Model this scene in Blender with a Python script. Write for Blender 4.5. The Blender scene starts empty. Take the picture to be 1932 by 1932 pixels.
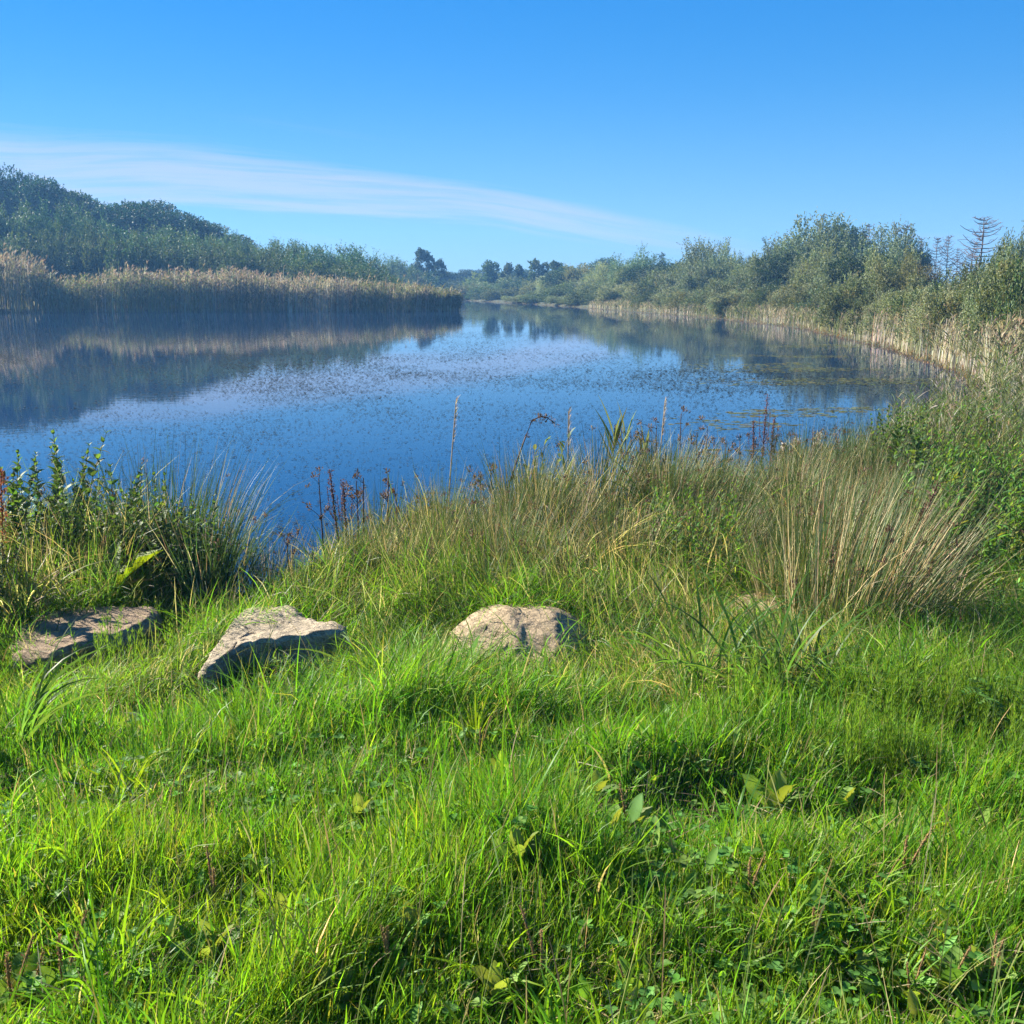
import bpy, math, random
import numpy as np
from mathutils import Vector

R = math.radians
scene = bpy.context.scene
COL = scene.collection

# ------------------------------------------------------------------ camera
CAM_Z = 1.5
PITCH = math.atan(426 / 1932)
cam_d = bpy.data.cameras.new('camera')
cam_d.sensor_width = 36
cam_d.lens = 36
cam_d.clip_start = 0.05
cam_d.clip_end = 6000
cam = bpy.data.objects.new('camera', cam_d)
COL.objects.link(cam)
cam.location = (0, 0, CAM_Z)
cam.rotation_euler = (math.pi / 2 - PITCH, 0, 0)
scene.camera = cam


def ray(px, py):
    xr = (px - 966) / 1932
    yr = -(py - 966) / 1932
    return np.array([xr, math.cos(PITCH) + yr * math.sin(PITCH), -math.sin(PITCH) + yr * math.cos(PITCH)])


def at_d(px, py, d):
    r = ray(px, py)
    r = r * (d / r[1])
    return r[0], d, CAM_Z + r[2]


def at_z(px, py, z):
    r = ray(px, py)
    r = r * ((z - CAM_Z) / r[2])
    return r[0], r[1], z


# ------------------------------------------------------------------ sun, sky, exposure
SUN_AZ = R(-60)      # left of the view direction
SUN_EL = R(31)
sun_dir = Vector((math.sin(SUN_AZ) * math.cos(SUN_EL), math.cos(SUN_AZ) * math.cos(SUN_EL), math.sin(SUN_EL)))
sun_d = bpy.data.lights.new('sun', 'SUN')
sun_d.energy = 5.0
sun_d.angle = R(0.5)
sun_d.color = (1.0, 0.93, 0.80)
sun = bpy.data.objects.new('sun', sun_d)
COL.objects.link(sun)
sun.rotation_euler = (-sun_dir).to_track_quat('-Z', 'Y').to_euler()

scene.view_settings.view_transform = 'Standard'
scene.view_settings.look = 'None'
scene.view_settings.gamma = 1
scene.view_settings.exposure = 1.87
SKY_STRENGTH = 0.05
TINT_LOW = (0.37, 0.58, 0.81, 1)      # colour balance of the sky at the horizon
TINT_HIGH = (0.055, 0.44, 0.83, 1)    # and higher up

scene.render.engine = 'CYCLES'
scene.cycles.use_denoising = True
scene.cycles.denoising_prefilter = 'NONE'
scene.cycles.max_bounces = 8
scene.cycles.diffuse_bounces = 3
scene.cycles.glossy_bounces = 3
scene.cycles.transmission_bounces = 4
scene.cycles.volume_bounces = 0
scene.cycles.transparent_max_bounces = 8
scene.cycles.use_adaptive_sampling = True
scene.cycles.adaptive_threshold = 0.01

world = bpy.data.worlds.new('World')
scene.world = world
world.use_nodes = True
nt = world.node_tree
nt.nodes.clear()


def N(tree, typ, **kw):
    n = tree.nodes.new(typ)
    for k, v in kw.items():
        setattr(n, k, v)
    return n


def L(tree, a, b):
    tree.links.new(a, b)


def math_n(tree, op, a, b=None, c=None, clamp=False):
    n = tree.nodes.new('ShaderNodeMath')
    n.operation = op
    n.use_clamp = clamp
    for i, v in enumerate((a, b, c)):
        if v is None:
            continue
        if isinstance(v, (int, float)):
            n.inputs[i].default_value = v
        else:
            tree.links.new(v, n.inputs[i])
    return n.outputs[0]


def smooth_n(tree, v, lo, hi):
    n = tree.nodes.new('ShaderNodeMapRange')
    n.interpolation_type = 'SMOOTHSTEP'
    tree.links.new(v, n.inputs[0])
    n.inputs[1].default_value = lo
    n.inputs[2].default_value = hi
    n.inputs[3].default_value = 0
    n.inputs[4].default_value = 1
    return n.outputs[0]


out = N(nt, 'ShaderNodeOutputWorld')
bg = N(nt, 'ShaderNodeBackground')
bg.inputs['Strength'].default_value = SKY_STRENGTH
sky = N(nt, 'ShaderNodeTexSky')
sky.sky_type = 'NISHITA'
sky.sun_disc = False
sky.sun_elevation = SUN_EL
sky.sun_rotation = SUN_AZ
sky.altitude = 0
sky.air_density = 1.0
sky.dust_density = 0.1
sky.ozone_density = 2.5
tint = N(nt, 'ShaderNodeMix', data_type='RGBA', blend_type='MULTIPLY')
tint.inputs[0].default_value = 1
L(nt, sky.outputs[0], tint.inputs[6])

# high thin cloud band: follows two curves of elevation against azimuth
tc = N(nt, 'ShaderNodeTexCoord')
sep = N(nt, 'ShaderNodeSeparateXYZ')
L(nt, tc.outputs['Generated'], sep.inputs[0])
az = math_n(nt, 'ARCTAN2', sep.outputs[0], sep.outputs[1])
el = math_n(nt, 'ARCSINE', sep.outputs[2])
tmix = N(nt, 'ShaderNodeMix', data_type='RGBA')
L(nt, smooth_n(nt, el, R(-1), R(17)), tmix.inputs[0])
tmix.inputs[6].default_value = TINT_LOW
tmix.inputs[7].default_value = TINT_HIGH
L(nt, tmix.outputs[2], tint.inputs[7])
grad = N(nt, 'ShaderNodeValToRGB')
L(nt, math_n(nt, 'DIVIDE', el, R(40), clamp=True), grad.inputs[0])
grad.color_ramp.interpolation = 'B_SPLINE'
grad.color_ramp.elements[0].position = 0
grad.color_ramp.elements[0].color = (.45, .71, .94, 1)
grad.color_ramp.elements[1].position = 1
grad.color_ramp.elements[1].color = (.030, .200, .66, 1)
for p_, c_ in ((.12, (.20, .54, .92)), (.25, (.055, .385, .91)), (.42, (.028, .30, .87)), (.65, (.02, .24, .78))):
    e_ = grad.color_ramp.elements.new(p_)
    e_.color = (*c_, 1)
gsc = N(nt, 'ShaderNodeVectorMath', operation='SCALE')
L(nt, grad.outputs[0], gsc.inputs[0])
gsc.inputs['Scale'].default_value = 5.35
skymix = N(nt, 'ShaderNodeMix', data_type='RGBA')
skymix.inputs[0].default_value = 0.62
L(nt, tint.outputs[2], skymix.inputs[6])
L(nt, gsc.outputs[0], skymix.inputs[7])
azn = math_n(nt, 'MULTIPLY_ADD', az, 1 / R(80), 0.5, clamp=True)


def el_curve(pts):
    fc = N(nt, 'ShaderNodeFloatCurve')
    L(nt, azn, fc.inputs['Value'])
    cv = fc.mapping.curves[0]
    xs = []
    for px, py in pts:
        r = ray(px, py)
        a = math.atan2(r[0], r[1])
        e = math.atan2(r[2], math.hypot(r[0], r[1]))
        xs.append((a / R(80) + 0.5, e / R(20)))
    xs = [(0.0, xs[0][1] + 0.05)] + xs + [(1.0, xs[-1][1] - 0.06)]
    while len(cv.points) < len(xs):
        cv.points.new(0.5, 0.5)
    for p, (x, y) in zip(cv.points, xs):
        p.location = (x, max(0.0, y))
    fc.mapping.update()
    return math_n(nt, 'MULTIPLY', fc.outputs[0], R(20))


el_top = el_curve([(0, 252), (300, 270), (500, 295), (700, 323), (870, 346), (1000, 368), (1200, 410), (1350, 440), (1480, 466)])
el_bot = el_curve([(0, 396), (300, 388), (500, 398), (700, 409), (900, 418), (1050, 442), (1200, 468), (1300, 480), (1480, 492)])
# band coordinate 0 at the bottom edge, 1 at the top edge
bc = math_n(nt, 'DIVIDE', math_n(nt, 'SUBTRACT', el, el_bot), math_n(nt, 'SUBTRACT', el_top, el_bot))
dn = math_n(nt, 'SUBTRACT', el, el_bot)
cxyz = N(nt, 'ShaderNodeCombineXYZ')
L(nt, math_n(nt, 'MULTIPLY', az, 4.0), cxyz.inputs[0])
L(nt, math_n(nt, 'MULTIPLY', dn, 92.0), cxyz.inputs[1])
nz = N(nt, 'ShaderNodeTexNoise')
nz.inputs['Scale'].default_value = 1.3
nz.inputs['Detail'].default_value = 9
nz.inputs['Roughness'].default_value = 0.55
L(nt, cxyz.outputs[0], nz.inputs['Vector'])
wob = math_n(nt, 'MULTIPLY_ADD', nz.outputs[0], 0.7, -0.35)
bcw = math_n(nt, 'ADD', bc, wob)
m_lo = smooth_n(nt, bcw, -0.12, 0.22)
m_hi = math_n(nt, 'SUBTRACT', 1.0, smooth_n(nt, bcw, 0.80, 1.12))
streak = smooth_n(nt, nz.outputs[0], 0.33, 0.60)
streak = math_n(nt, 'MULTIPLY_ADD', streak, 0.58, 0.40)
fade_r = math_n(nt, 'SUBTRACT', 1.0, smooth_n(nt, az, R(1), R(19)))
fade_r = math_n(nt, 'MULTIPLY_ADD', fade_r, 0.9, 0.0)
fade_l = smooth_n(nt, az, R(-75), R(-40))
band = math_n(nt, 'MULTIPLY', math_n(nt, 'MULTIPLY', m_lo, m_hi), streak)
band = math_n(nt, 'MULTIPLY', math_n(nt, 'MULTIPLY', band, fade_r), fade_l)
# faint second layer of wisps, low on the right and above the band on the left
cxyz2 = N(nt, 'ShaderNodeCombineXYZ')
L(nt, math_n(nt, 'MULTIPLY', az, 3.0), cxyz2.inputs[0])
L(nt, math_n(nt, 'MULTIPLY', math_n(nt, 'SUBTRACT', el, el_top), 75.0), cxyz2.inputs[1])
cxyz2.inputs[2].default_value = 7.3
nz2 = N(nt, 'ShaderNodeTexNoise')
nz2.inputs['Scale'].default_value = 1.0
nz2.inputs['Detail'].default_value = 5
L(nt, cxyz2.outputs[0], nz2.inputs['Vector'])
wisp = smooth_n(nt, nz2.outputs[0], 0.53, 0.75)
welev = math_n(nt, 'MULTIPLY', smooth_n(nt, el, R(1), R(3)), math_n(nt, 'SUBTRACT', 1.0, smooth_n(nt, math_n(nt, 'SUBTRACT', el, el_top), R(0.5), R(2.2))))
wisp = math_n(nt, 'MULTIPLY', math_n(nt, 'MULTIPLY', wisp, welev), 0.30)
mask = math_n(nt, 'MAXIMUM', band, wisp, clamp=True)
mask = math_n(nt, 'MULTIPLY', mask, 0.70)
mixc = N(nt, 'ShaderNodeMix', data_type='RGBA')
L(nt, mask, mixc.inputs[0])
L(nt, skymix.outputs[2], mixc.inputs[6])
CLOUD_RGB = (3.85, 4.0, 5.0, 1)
mixc.inputs[7].default_value = CLOUD_RGB
L(nt, mixc.outputs[2], bg.inputs[0])
L(nt, bg.outputs[0], out.inputs[0])

# ------------------------------------------------------------------ helpers
rng = np.random.default_rng(11)


def sstep(a, b, x):
    t = np.clip((np.asarray(x, float) - a) / (b - a), 0, 1)
    return t * t * (3 - 2 * t)


def vnoise(x, y, seed=0):
    """2-D value noise, 0..1."""
    x = np.asarray(x, float)
    y = np.asarray(y, float)
    xi = np.floor(x).astype(np.int64)
    yi = np.floor(y).astype(np.int64)
    fx = x - xi
    fy = y - yi
    fx = fx * fx * (3 - 2 * fx)
    fy = fy * fy * (3 - 2 * fy)

    def h(a, b):
        n = (a * 374761393 + b * 668265263 + seed * 144665) & 0xFFFFFFFF
        n = ((n ^ (n >> 13)) * 1274126177) & 0xFFFFFFFF
        return ((n ^ (n >> 16)) & 0xFFFF) / 65535.0
    return (h(xi, yi) * (1 - fx) + h(xi + 1, yi) * fx) * (1 - fy) + (h(xi, yi + 1) * (1 - fx) + h(xi + 1, yi + 1) * fx) * fy


def fbm(x, y, seed=0, o=3):
    s, a, t = 0, 1, 0
    for k in range(o):
        s = s + a * vnoise(x * 2 ** k, y * 2 ** k, seed + 17 * k)
        t += a
        a *= .5
    return s / t


def uni(a, b, n):
    return rng.uniform(a, b, n)


class Geo:
    def __init__(self):
        self.v, self.c, self.q, self.t, self.n = [], [], [], [], 0

    def add(self, v, c, quads=None, tris=None):
        v = np.asarray(v, float).reshape(-1, 3)
        c = np.asarray(c, float)
        if c.ndim == 1:
            c = np.tile(c, (len(v), 1))
        self.v.append(v)
        self.c.append(c.reshape(-1, 3))
        if quads is not None and len(quads):
            self.q.append(np.asarray(quads, np.int64).reshape(-1, 4) + self.n)
        if tris is not None and len(tris):
            self.t.append(np.asarray(tris, np.int64).reshape(-1, 3) + self.n)
        self.n += len(v)

    def build(self, name, mat, parent=None, smooth=True, loc=None):
        me = bpy.data.meshes.new(name)
        v = np.concatenate(self.v) if self.v else np.zeros((0, 3))
        c = np.concatenate(self.c) if self.c else np.zeros((0, 3))
        q = np.concatenate(self.q) if self.q else np.zeros((0, 4), np.int64)
        t = np.concatenate(self.t) if self.t else np.zeros((0, 3), np.int64)
        me.vertices.add(len(v))
        me.vertices.foreach_set('co', v.astype(np.float32).ravel())
        loops = np.concatenate([q.ravel(), t.ravel()]).astype(np.int32)
        me.loops.add(len(loops))
        me.loops.foreach_set('vertex_index', loops)
        npoly = len(q) + len(t)
        me.polygons.add(npoly)
        ls = np.concatenate([np.arange(len(q)) * 4, len(q) * 4 + np.arange(len(t)) * 3]).astype(np.int32)
        me.polygons.foreach_set('loop_start', ls)
        if smooth:
            me.polygons.foreach_set('use_smooth', np.ones(npoly, bool))
        ca = me.color_attributes.new('Col', 'FLOAT_COLOR', 'POINT')
        rgba = np.ones((len(v), 4), np.float32)
        rgba[:, :3] = np.clip(c, 0, 1)
        ca.data.foreach_set('color', rgba.ravel())
        me.update(calc_edges=True)
        if mat is not None:
            me.materials.append(mat)
        o = bpy.data.objects.new(name, me)
        COL.objects.link(o)
        if parent is not None:
            o.parent = parent
        if loc is not None:
            o.location = loc
        return o


def tag(o, label=None, cat=None, group=None, kind=None):
    if label:
        o['label'] = label
    if cat:
        o['category'] = cat
    if group:
        o['group'] = group
    if kind:
        o['kind'] = kind
    return o


def empty(name, loc, label, cat, group=None, rz=0.0):
    o = bpy.data.objects.new(name, None)
    o.empty_display_size = 0.1
    COL.objects.link(o)
    o.location = loc
    o.rotation_euler = (0, 0, rz)
    return tag(o, label, cat, group)


def copy_tree(o, parent=None):
    c = o.copy()
    COL.objects.link(c)
    c.parent = parent
    for ch in list(o.children):
        copy_tree(ch, c)
    return c


def blades(g, root, az, Ln, lean, bend, w, col, tip=None, n=4, prof=None, roll=None, curl=None, power=1.3):
    """Tapering strips. All arguments are arrays over the blades."""
    Nb = len(root)
    if Nb == 0:
        return
    root = np.asarray(root, float)
    az, Ln, lean, bend, w = [np.broadcast_to(np.asarray(a, float), (Nb,)) for a in (az, Ln, lean, bend, w)]
    col = np.broadcast_to(np.asarray(col, float), (Nb, 3))
    tip = col if tip is None else np.broadcast_to(np.asarray(tip, float), (Nb, 3))
    t = np.linspace(0, 1, n + 1)
    th = lean[:, None] + bend[:, None] * t[None] ** power
    tm = lean[:, None] + bend[:, None] * ((t[:-1] + t[1:]) / 2)[None] ** power
    ds = (Ln / n)[:, None]
    hz = np.concatenate([np.zeros((Nb, 1)), np.cumsum(np.sin(tm), 1) * ds], 1)
    vz = np.concatenate([np.zeros((Nb, 1)), np.cumsum(np.cos(tm), 1) * ds], 1)
    a = az[:, None] + (curl[:, None] * t[None] if curl is not None else 0)
    hx, hy = np.cos(a) * np.ones_like(hz), np.sin(a) * np.ones_like(hz)
    P = np.stack([root[:, None, 0] + hz * hx, root[:, None, 1] + hz * hy, root[:, None, 2] + vz], -1)
    if roll is None:
        roll = rng.normal(0, .6, Nb)
    cr, sr = np.cos(roll)[:, None], np.sin(roll)[:, None]
    ct, st = np.cos(th), np.sin(th)
    side = np.stack([-hy * cr + hx * ct * sr, hx * cr + hy * ct * sr, -st * sr], -1)
    if prof is None:
        prof = np.interp(t, [0, .15, .5, .8, 1], [.75, 1, .85, .5, 0.06])
    hw = (w[:, None] * np.asarray(prof)[None] * .5)[..., None]
    A, B = P - side * hw, P + side * hw
    V = np.stack([A, B], 2)                    # N, n+1, 2, 3
    cc = col[:, None] * (1 - t[None, :, None] ** 2) + tip[:, None] * t[None, :, None] ** 2
    C = np.repeat(cc[:, :, None], 2, 2)
    base = (np.arange(Nb) * (n + 1) * 2)[:, None]
    k = np.arange(n)[None] * 2
    q = np.stack([base + k, base + k + 1, base + k + 3, base + k + 2], -1)
    g.add(V.reshape(-1, 3), C.reshape(-1, 3), quads=q.reshape(-1, 4))
    return P


def broad(g, root, az, Ln, lean, bend, w, col, n=6, fold=.25, prof=None, wave=0.0, power=1.2, rollv=None):
    """Broad leaves: three verts across with a folded midrib, optional wavy edge."""
    Nb = len(root)
    root = np.asarray(root, float)
    az, Ln, lean, bend, w = [np.broadcast_to(np.asarray(a, float), (Nb,)) for a in (az, Ln, lean, bend, w)]
    col = np.broadcast_to(np.asarray(col, float), (Nb, 3))
    t = np.linspace(0, 1, n + 1)
    th = lean[:, None] + bend[:, None] * t[None] ** power
    tm = lean[:, None] + bend[:, None] * ((t[:-1] + t[1:]) / 2)[None] ** power
    ds = (Ln / n)[:, None]
    hz = np.concatenate([np.zeros((Nb, 1)), np.cumsum(np.sin(tm), 1) * ds], 1)
    vz = np.concatenate([np.zeros((Nb, 1)), np.cumsum(np.cos(tm), 1) * ds], 1)
    hx, hy = np.cos(az)[:, None] * np.ones_like(hz), np.sin(az)[:, None] * np.ones_like(hz)
    P = np.stack([root[:, None, 0] + hz * hx, root[:, None, 1] + hz * hy, root[:, None, 2] + vz], -1)
    ct, st = np.cos(th), np.sin(th)
    nrm = np.stack([hx * ct, hy * ct, -st], -1)
    sd0 = np.stack([-hy, hx, np.zeros_like(hx)], -1)
    roll = rng.normal(0, .25, Nb)[:, None, None] if rollv is None else np.asarray(rollv)[:, None, None]
    side = sd0 * np.cos(roll) + nrm * np.sin(roll)
    nn = nrm * np.cos(roll) - sd0 * np.sin(roll)
    if prof is None:
        prof = np.interp(t, [0, .12, .3, .5, .7, .88, 1], [.12, .45, .9, 1, .85, .45, .03])
    hw = (w[:, None] * np.asarray(prof)[None] * .5)[..., None]
    wv = wave * w[:, None, None] * rng.normal(0, 1, (Nb, n + 1, 1))
    wv2 = wave * w[:, None, None] * rng.normal(0, 1, (Nb, n + 1, 1))
    A = P - side * hw - nn * (hw * fold + wv * np.asarray(prof)[None, :, None])
    B = P + side * hw - nn * (hw * fold + wv2 * np.asarray(prof)[None, :, None])
    V = np.stack([A, P, B], 2)
    cc = np.repeat(np.repeat(col[:, None], n + 1, 1)[:, :, None], 3, 2).copy()
    cc[:, :, 1] *= np.array([1.25, 1.2, 1.4])
    base = (np.arange(Nb) * (n + 1) * 3)[:, None]
    k = np.arange(n)[None] * 3
    q1 = np.stack([base + k, base + k + 1, base + k + 4, base + k + 3], -1)
    q2 = np.stack([base + k + 1, base + k + 2, base + k + 5, base + k + 4], -1)
    g.add(V.reshape(-1, 3), cc.reshape(-1, 3), quads=np.concatenate([q1.reshape(-1, 4), q2.reshape(-1, 4)]))
    return P


def tube(g, pts, rad, sides=5, col=(.1, .08, .05)):
    pts = np.asarray(pts, float)
    n = len(pts)
    rad = np.broadcast_to(np.asarray(rad, float), (n,))
    d = np.gradient(pts, axis=0)
    d /= np.linalg.norm(d, axis=1)[:, None] + 1e-9
    ref = np.where(np.abs(d[:, 2:3]) > .9, np.array([[1., 0, 0]]), np.array([[0, 0, 1.]]))
    u = np.cross(d, ref)
    u /= np.linalg.norm(u, axis=1)[:, None] + 1e-9
    v = np.cross(d, u)
    a = np.linspace(0, 2 * np.pi, sides, endpoint=False)
    ring = pts[:, None] + rad[:, None, None] * (u[:, None] * np.cos(a)[None, :, None] + v[:, None] * np.sin(a)[None, :, None])
    i = np.arange(n - 1)[:, None] * sides
    j = np.arange(sides)[None]
    jn = (j + 1) % sides
    q = np.stack([i + j, i + jn, i + sides + jn, i + sides + j], -1).reshape(-1, 4)
    g.add(ring.reshape(-1, 3), col, quads=q)


def vary(base, n, amt=.25, hue=.1):
    base = np.asarray(base, float)
    m = np.exp(rng.normal(0, amt, (n, 1)))
    h = np.exp(rng.normal(0, hue, (n, 3)))
    return np.clip(base * m * h, 0, .9)


def pick(cols, probs, n, amt=.22, hue=.08):
    cols = np.asarray(cols, float)
    k = rng.choice(len(cols), n, p=np.asarray(probs) / np.sum(probs))
    return vary(cols[k], n, amt, hue)


# ------------------------------------------------------------------ materials
def plant_mat(name, trans=.45, rough=.42, spec=.35, obj_var=0.0, tyel=(1.15, 1.05, .45)):
    m = bpy.data.materials.new(name)
    m.use_nodes = True
    t = m.node_tree
    t.nodes.clear()
    o = N(t, 'ShaderNodeOutputMaterial')
    at = N(t, 'ShaderNodeAttribute', attribute_name='Col')
    colr = at.outputs['Color']
    oi = N(t, 'ShaderNodeObjectInfo')
    mu = N(t, 'ShaderNodeMix', data_type='RGBA', blend_type='MULTIPLY')
    mu.inputs[0].default_value = 1
    L(t, colr, mu.inputs[6])
    L(t, oi.outputs['Color'], mu.inputs[7])
    colr = mu.outputs[2]
    if obj_var:
        hs = N(t, 'ShaderNodeHueSaturation')
        L(t, colr, hs.inputs['Color'])
        L(t, math_n(t, 'MULTIPLY_ADD', oi.outputs['Random'], .05, .475), hs.inputs['Hue'])
        r2 = math_n(t, 'FRACT', math_n(t, 'MULTIPLY', oi.outputs['Random'], 17.31))
        L(t, math_n(t, 'MULTIPLY_ADD', r2, obj_var, 1 - obj_var / 2), hs.inputs['Value'])
        colr = hs.outputs[0]
    p = N(t, 'ShaderNodeBsdfPrincipled')
    p.inputs['Roughness'].default_value = rough
    p.inputs['Specular IOR Level'].default_value = spec
    L(t, colr, p.inputs['Base Color'])
    tr = N(t, 'ShaderNodeBsdfTranslucent')
    ty = N(t, 'ShaderNodeMix', data_type='RGBA', blend_type='MULTIPLY')
    ty.inputs[0].default_value = 1
    L(t, colr, ty.inputs[6])
    ty.inputs[7].default_value = (*tyel, 1)
    L(t, ty.outputs[2], tr.inputs[0])
    mx = N(t, 'ShaderNodeMixShader')
    mx.inputs[0].default_value = trans
    L(t, p.outputs[0], mx.inputs[1])
    L(t, tr.outputs[0], mx.inputs[2])
    L(t, mx.outputs[0], o.inputs[0])
    return m


M_GRASS = plant_mat('grass_blade', .55, .45, .2, tyel=(1.3, 1.32, .7))
M_LEAF = plant_mat('green_leaf', .42, .55, .16, tyel=(1.4, 1.3, .4))
M_RUSH = plant_mat('rush_stem', .3, .5, .28)
M_DRY = plant_mat('dry_stem', .3, .7, .2, tyel=(1.1, 1, .7))
M_TREE = plant_mat('tree_foliage', .3, .6, .25, obj_var=.35, tyel=(1.2, 1.1, .6))
M_BARK = plant_mat('bark', 0, .85, .1)
M_REED = plant_mat('reed', .42, .6, .2, tyel=(1.05, 1, .75))


def ground_mat():
    m = bpy.data.materials.new('bank_soil')
    m.use_nodes = True
    t = m.node_tree
    p = t.nodes['Principled BSDF']
    g = N(t, 'ShaderNodeNewGeometry')
    n1 = N(t, 'ShaderNodeTexNoise')
    n1.inputs['Scale'].default_value = 1.6
    n1.inputs['Detail'].default_value = 8
    n2 = N(t, 'ShaderNodeTexNoise')
    n2.inputs['Scale'].default_value = 26
    n2.inputs['Detail'].default_value = 6
    L(t, g.outputs['Position'], n1.inputs['Vector'])
    L(t, g.outputs['Position'], n2.inputs['Vector'])
    r = N(t, 'ShaderNodeValToRGB')
    r.color_ramp.elements[0].position = .3
    r.color_ramp.elements[0].color = (.028, .022, .014, 1)
    r.color_ramp.elements[1].position = .7
    r.color_ramp.elements[1].color = (.035, .060, .014, 1)
    L(t, math_n(t, 'ADD', math_n(t, 'MULTIPLY', n1.outputs[0], .6), math_n(t, 'MULTIPLY', n2.outputs[0], .4)), r.inputs[0])
    L(t, r.outputs[0], p.inputs['Base Color'])
    p.inputs['Roughness'].default_value = .95
    b = N(t, 'ShaderNodeBump')
    b.inputs['Strength'].default_value = .6
    b.inputs['Distance'].default_value = .03
    L(t, n2.outputs[0], b.inputs['Height'])
    L(t, b.outputs[0], p.inputs['Normal'])
    return m


def water_mat():
    m = bpy.data.materials.new('pond_water')
    m.use_nodes = True
    t = m.node_tree
    p = t.nodes['Principled BSDF']
    p.inputs['Base Color'].default_value = (.004, .022, .070, 1)
    p.inputs['Roughness'].default_value = .035
    p.inputs['IOR'].default_value = 1.33
    p.inputs['Specular IOR Level'].default_value = .5
    g = N(t, 'ShaderNodeNewGeometry')
    mp = N(t, 'ShaderNodeMapping')
    mp.inputs['Scale'].default_value = (.55, 1.5, 1)
    mp.inputs['Rotation'].default_value = (0, 0, R(8))
    L(t, g.outputs['Position'], mp.inputs['Vector'])
    n1 = N(t, 'ShaderNodeTexNoise')
    n1.inputs['Scale'].default_value = 3.0
    n1.inputs['Detail'].default_value = 3
    L(t, mp.outputs[0], n1.inputs['Vector'])
    # calm and breezy lanes
    mp2 = N(t, 'ShaderNodeMapping')
    mp2.inputs['Scale'].default_value = (.03, .16, 1)
    L(t, g.outputs['Position'], mp2.inputs['Vector'])
    n2 = N(t, 'ShaderNodeTexNoise')
    n2.inputs['Scale'].default_value = 1.0
    n2.inputs['Detail'].default_value = 4
    L(t, mp2.outputs[0], n2.inputs['Vector'])
    lanes = smooth_n(t, n2.outputs[0], .45, .68)
    b = N(t, 'ShaderNodeBump')
    b.inputs['Distance'].default_value = .02
    L(t, math_n(t, 'MULTIPLY_ADD', lanes, .07, .024), b.inputs['Strength'])
    L(t, n1.outputs[0], b.inputs['Height'])
    L(t, b.outputs[0], p.inputs['Normal'])
    return m


def stone_mat():
    m = bpy.data.materials.new('sandstone')
    m.use_nodes = True
    t = m.node_tree
    p = t.nodes['Principled BSDF']
    g = N(t, 'ShaderNodeTexCoord')
    oi = N(t, 'ShaderNodeObjectInfo')
    n1 = N(t, 'ShaderNodeTexNoise')
    n1.inputs['Scale'].default_value = 5
    n1.inputs['Detail'].default_value = 8
    n1.inputs['Roughness'].default_value = .65
    n2 = N(t, 'ShaderNodeTexNoise')
    n2.inputs['Scale'].default_value = 55
    n2.inputs['Detail'].default_value = 8
    n2.inputs['Roughness'].default_value = .7
    mp = N(t, 'ShaderNodeMapping')
    mp.inputs['Scale'].default_value = (1, 1, 6)
    L(t, g.outputs['Object'], mp.inputs['Vector'])
    n3 = N(t, 'ShaderNodeTexNoise')
    n3.inputs['Scale'].default_value = 7
    n3.inputs['Detail'].default_value = 6
    L(t, mp.outputs[0], n3.inputs['Vector'])
    for n in (n1, n2):
        L(t, g.outputs['Object'], n.inputs['Vector'])
    r = N(t, 'ShaderNodeValToRGB')
    r.color_ramp.elements[0].position = .28
    r.color_ramp.elements[0].color = (.17, .145, .105, 1)
    r.color_ramp.elements[1].position = .72
    r.color_ramp.elements[1].color = (.47, .385, .265, 1)
    e = r.color_ramp.elements.new(.52)
    e.color = (.37, .30, .205, 1)
    f = math_n(t, 'ADD', math_n(t, 'MULTIPLY', n1.outputs[0], .6), math_n(t, 'ADD', math_n(t, 'MULTIPLY', n2.outputs[0], .25), math_n(t, 'MULTIPLY', n3.outputs[0], .15)))
    L(t, f, r.inputs[0])
    mu = N(t, 'ShaderNodeMix', data_type='RGBA', blend_type='MULTIPLY')
    mu.inputs[0].default_value = 1
    L(t, r.outputs[0], mu.inputs[6])
    L(t, oi.outputs['Color'], mu.inputs[7])
    L(t, mu.outputs[2], p.inputs['Base Color'])
    p.inputs['Roughness'].default_value = .88
    p.inputs['Specular IOR Level'].default_value = .25
    vo = N(t, 'ShaderNodeTexVoronoi', feature='DISTANCE_TO_EDGE')
    vo.inputs['Scale'].default_value = 6.5
    wv = N(t, 'ShaderNodeVectorMath', operation='ADD')
    L(t, mp.outputs[0], wv.inputs[0])
    L(t, n1.outputs['Color'], wv.inputs[1])
    L(t, wv.outputs[0], vo.inputs['Vector'])
    crack = smooth_n(t, vo.outputs['Distance'], 0.0, .05)
    b = N(t, 'ShaderNodeBump')
    b.inputs['Strength'].default_value = .9
    b.inputs['Distance'].default_value = .016
    L(t, math_n(t, 'ADD', math_n(t, 'MULTIPLY', crack, .45), math_n(t, 'ADD', math_n(t, 'MULTIPLY', n2.outputs[0], .8), n3.outputs[0])), b.inputs['Height'])
    L(t, b.outputs[0], p.inputs['Normal'])
    return m


M_GROUND, M_WATER, M_STONE = ground_mat(), water_mat(), stone_mat()

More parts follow.
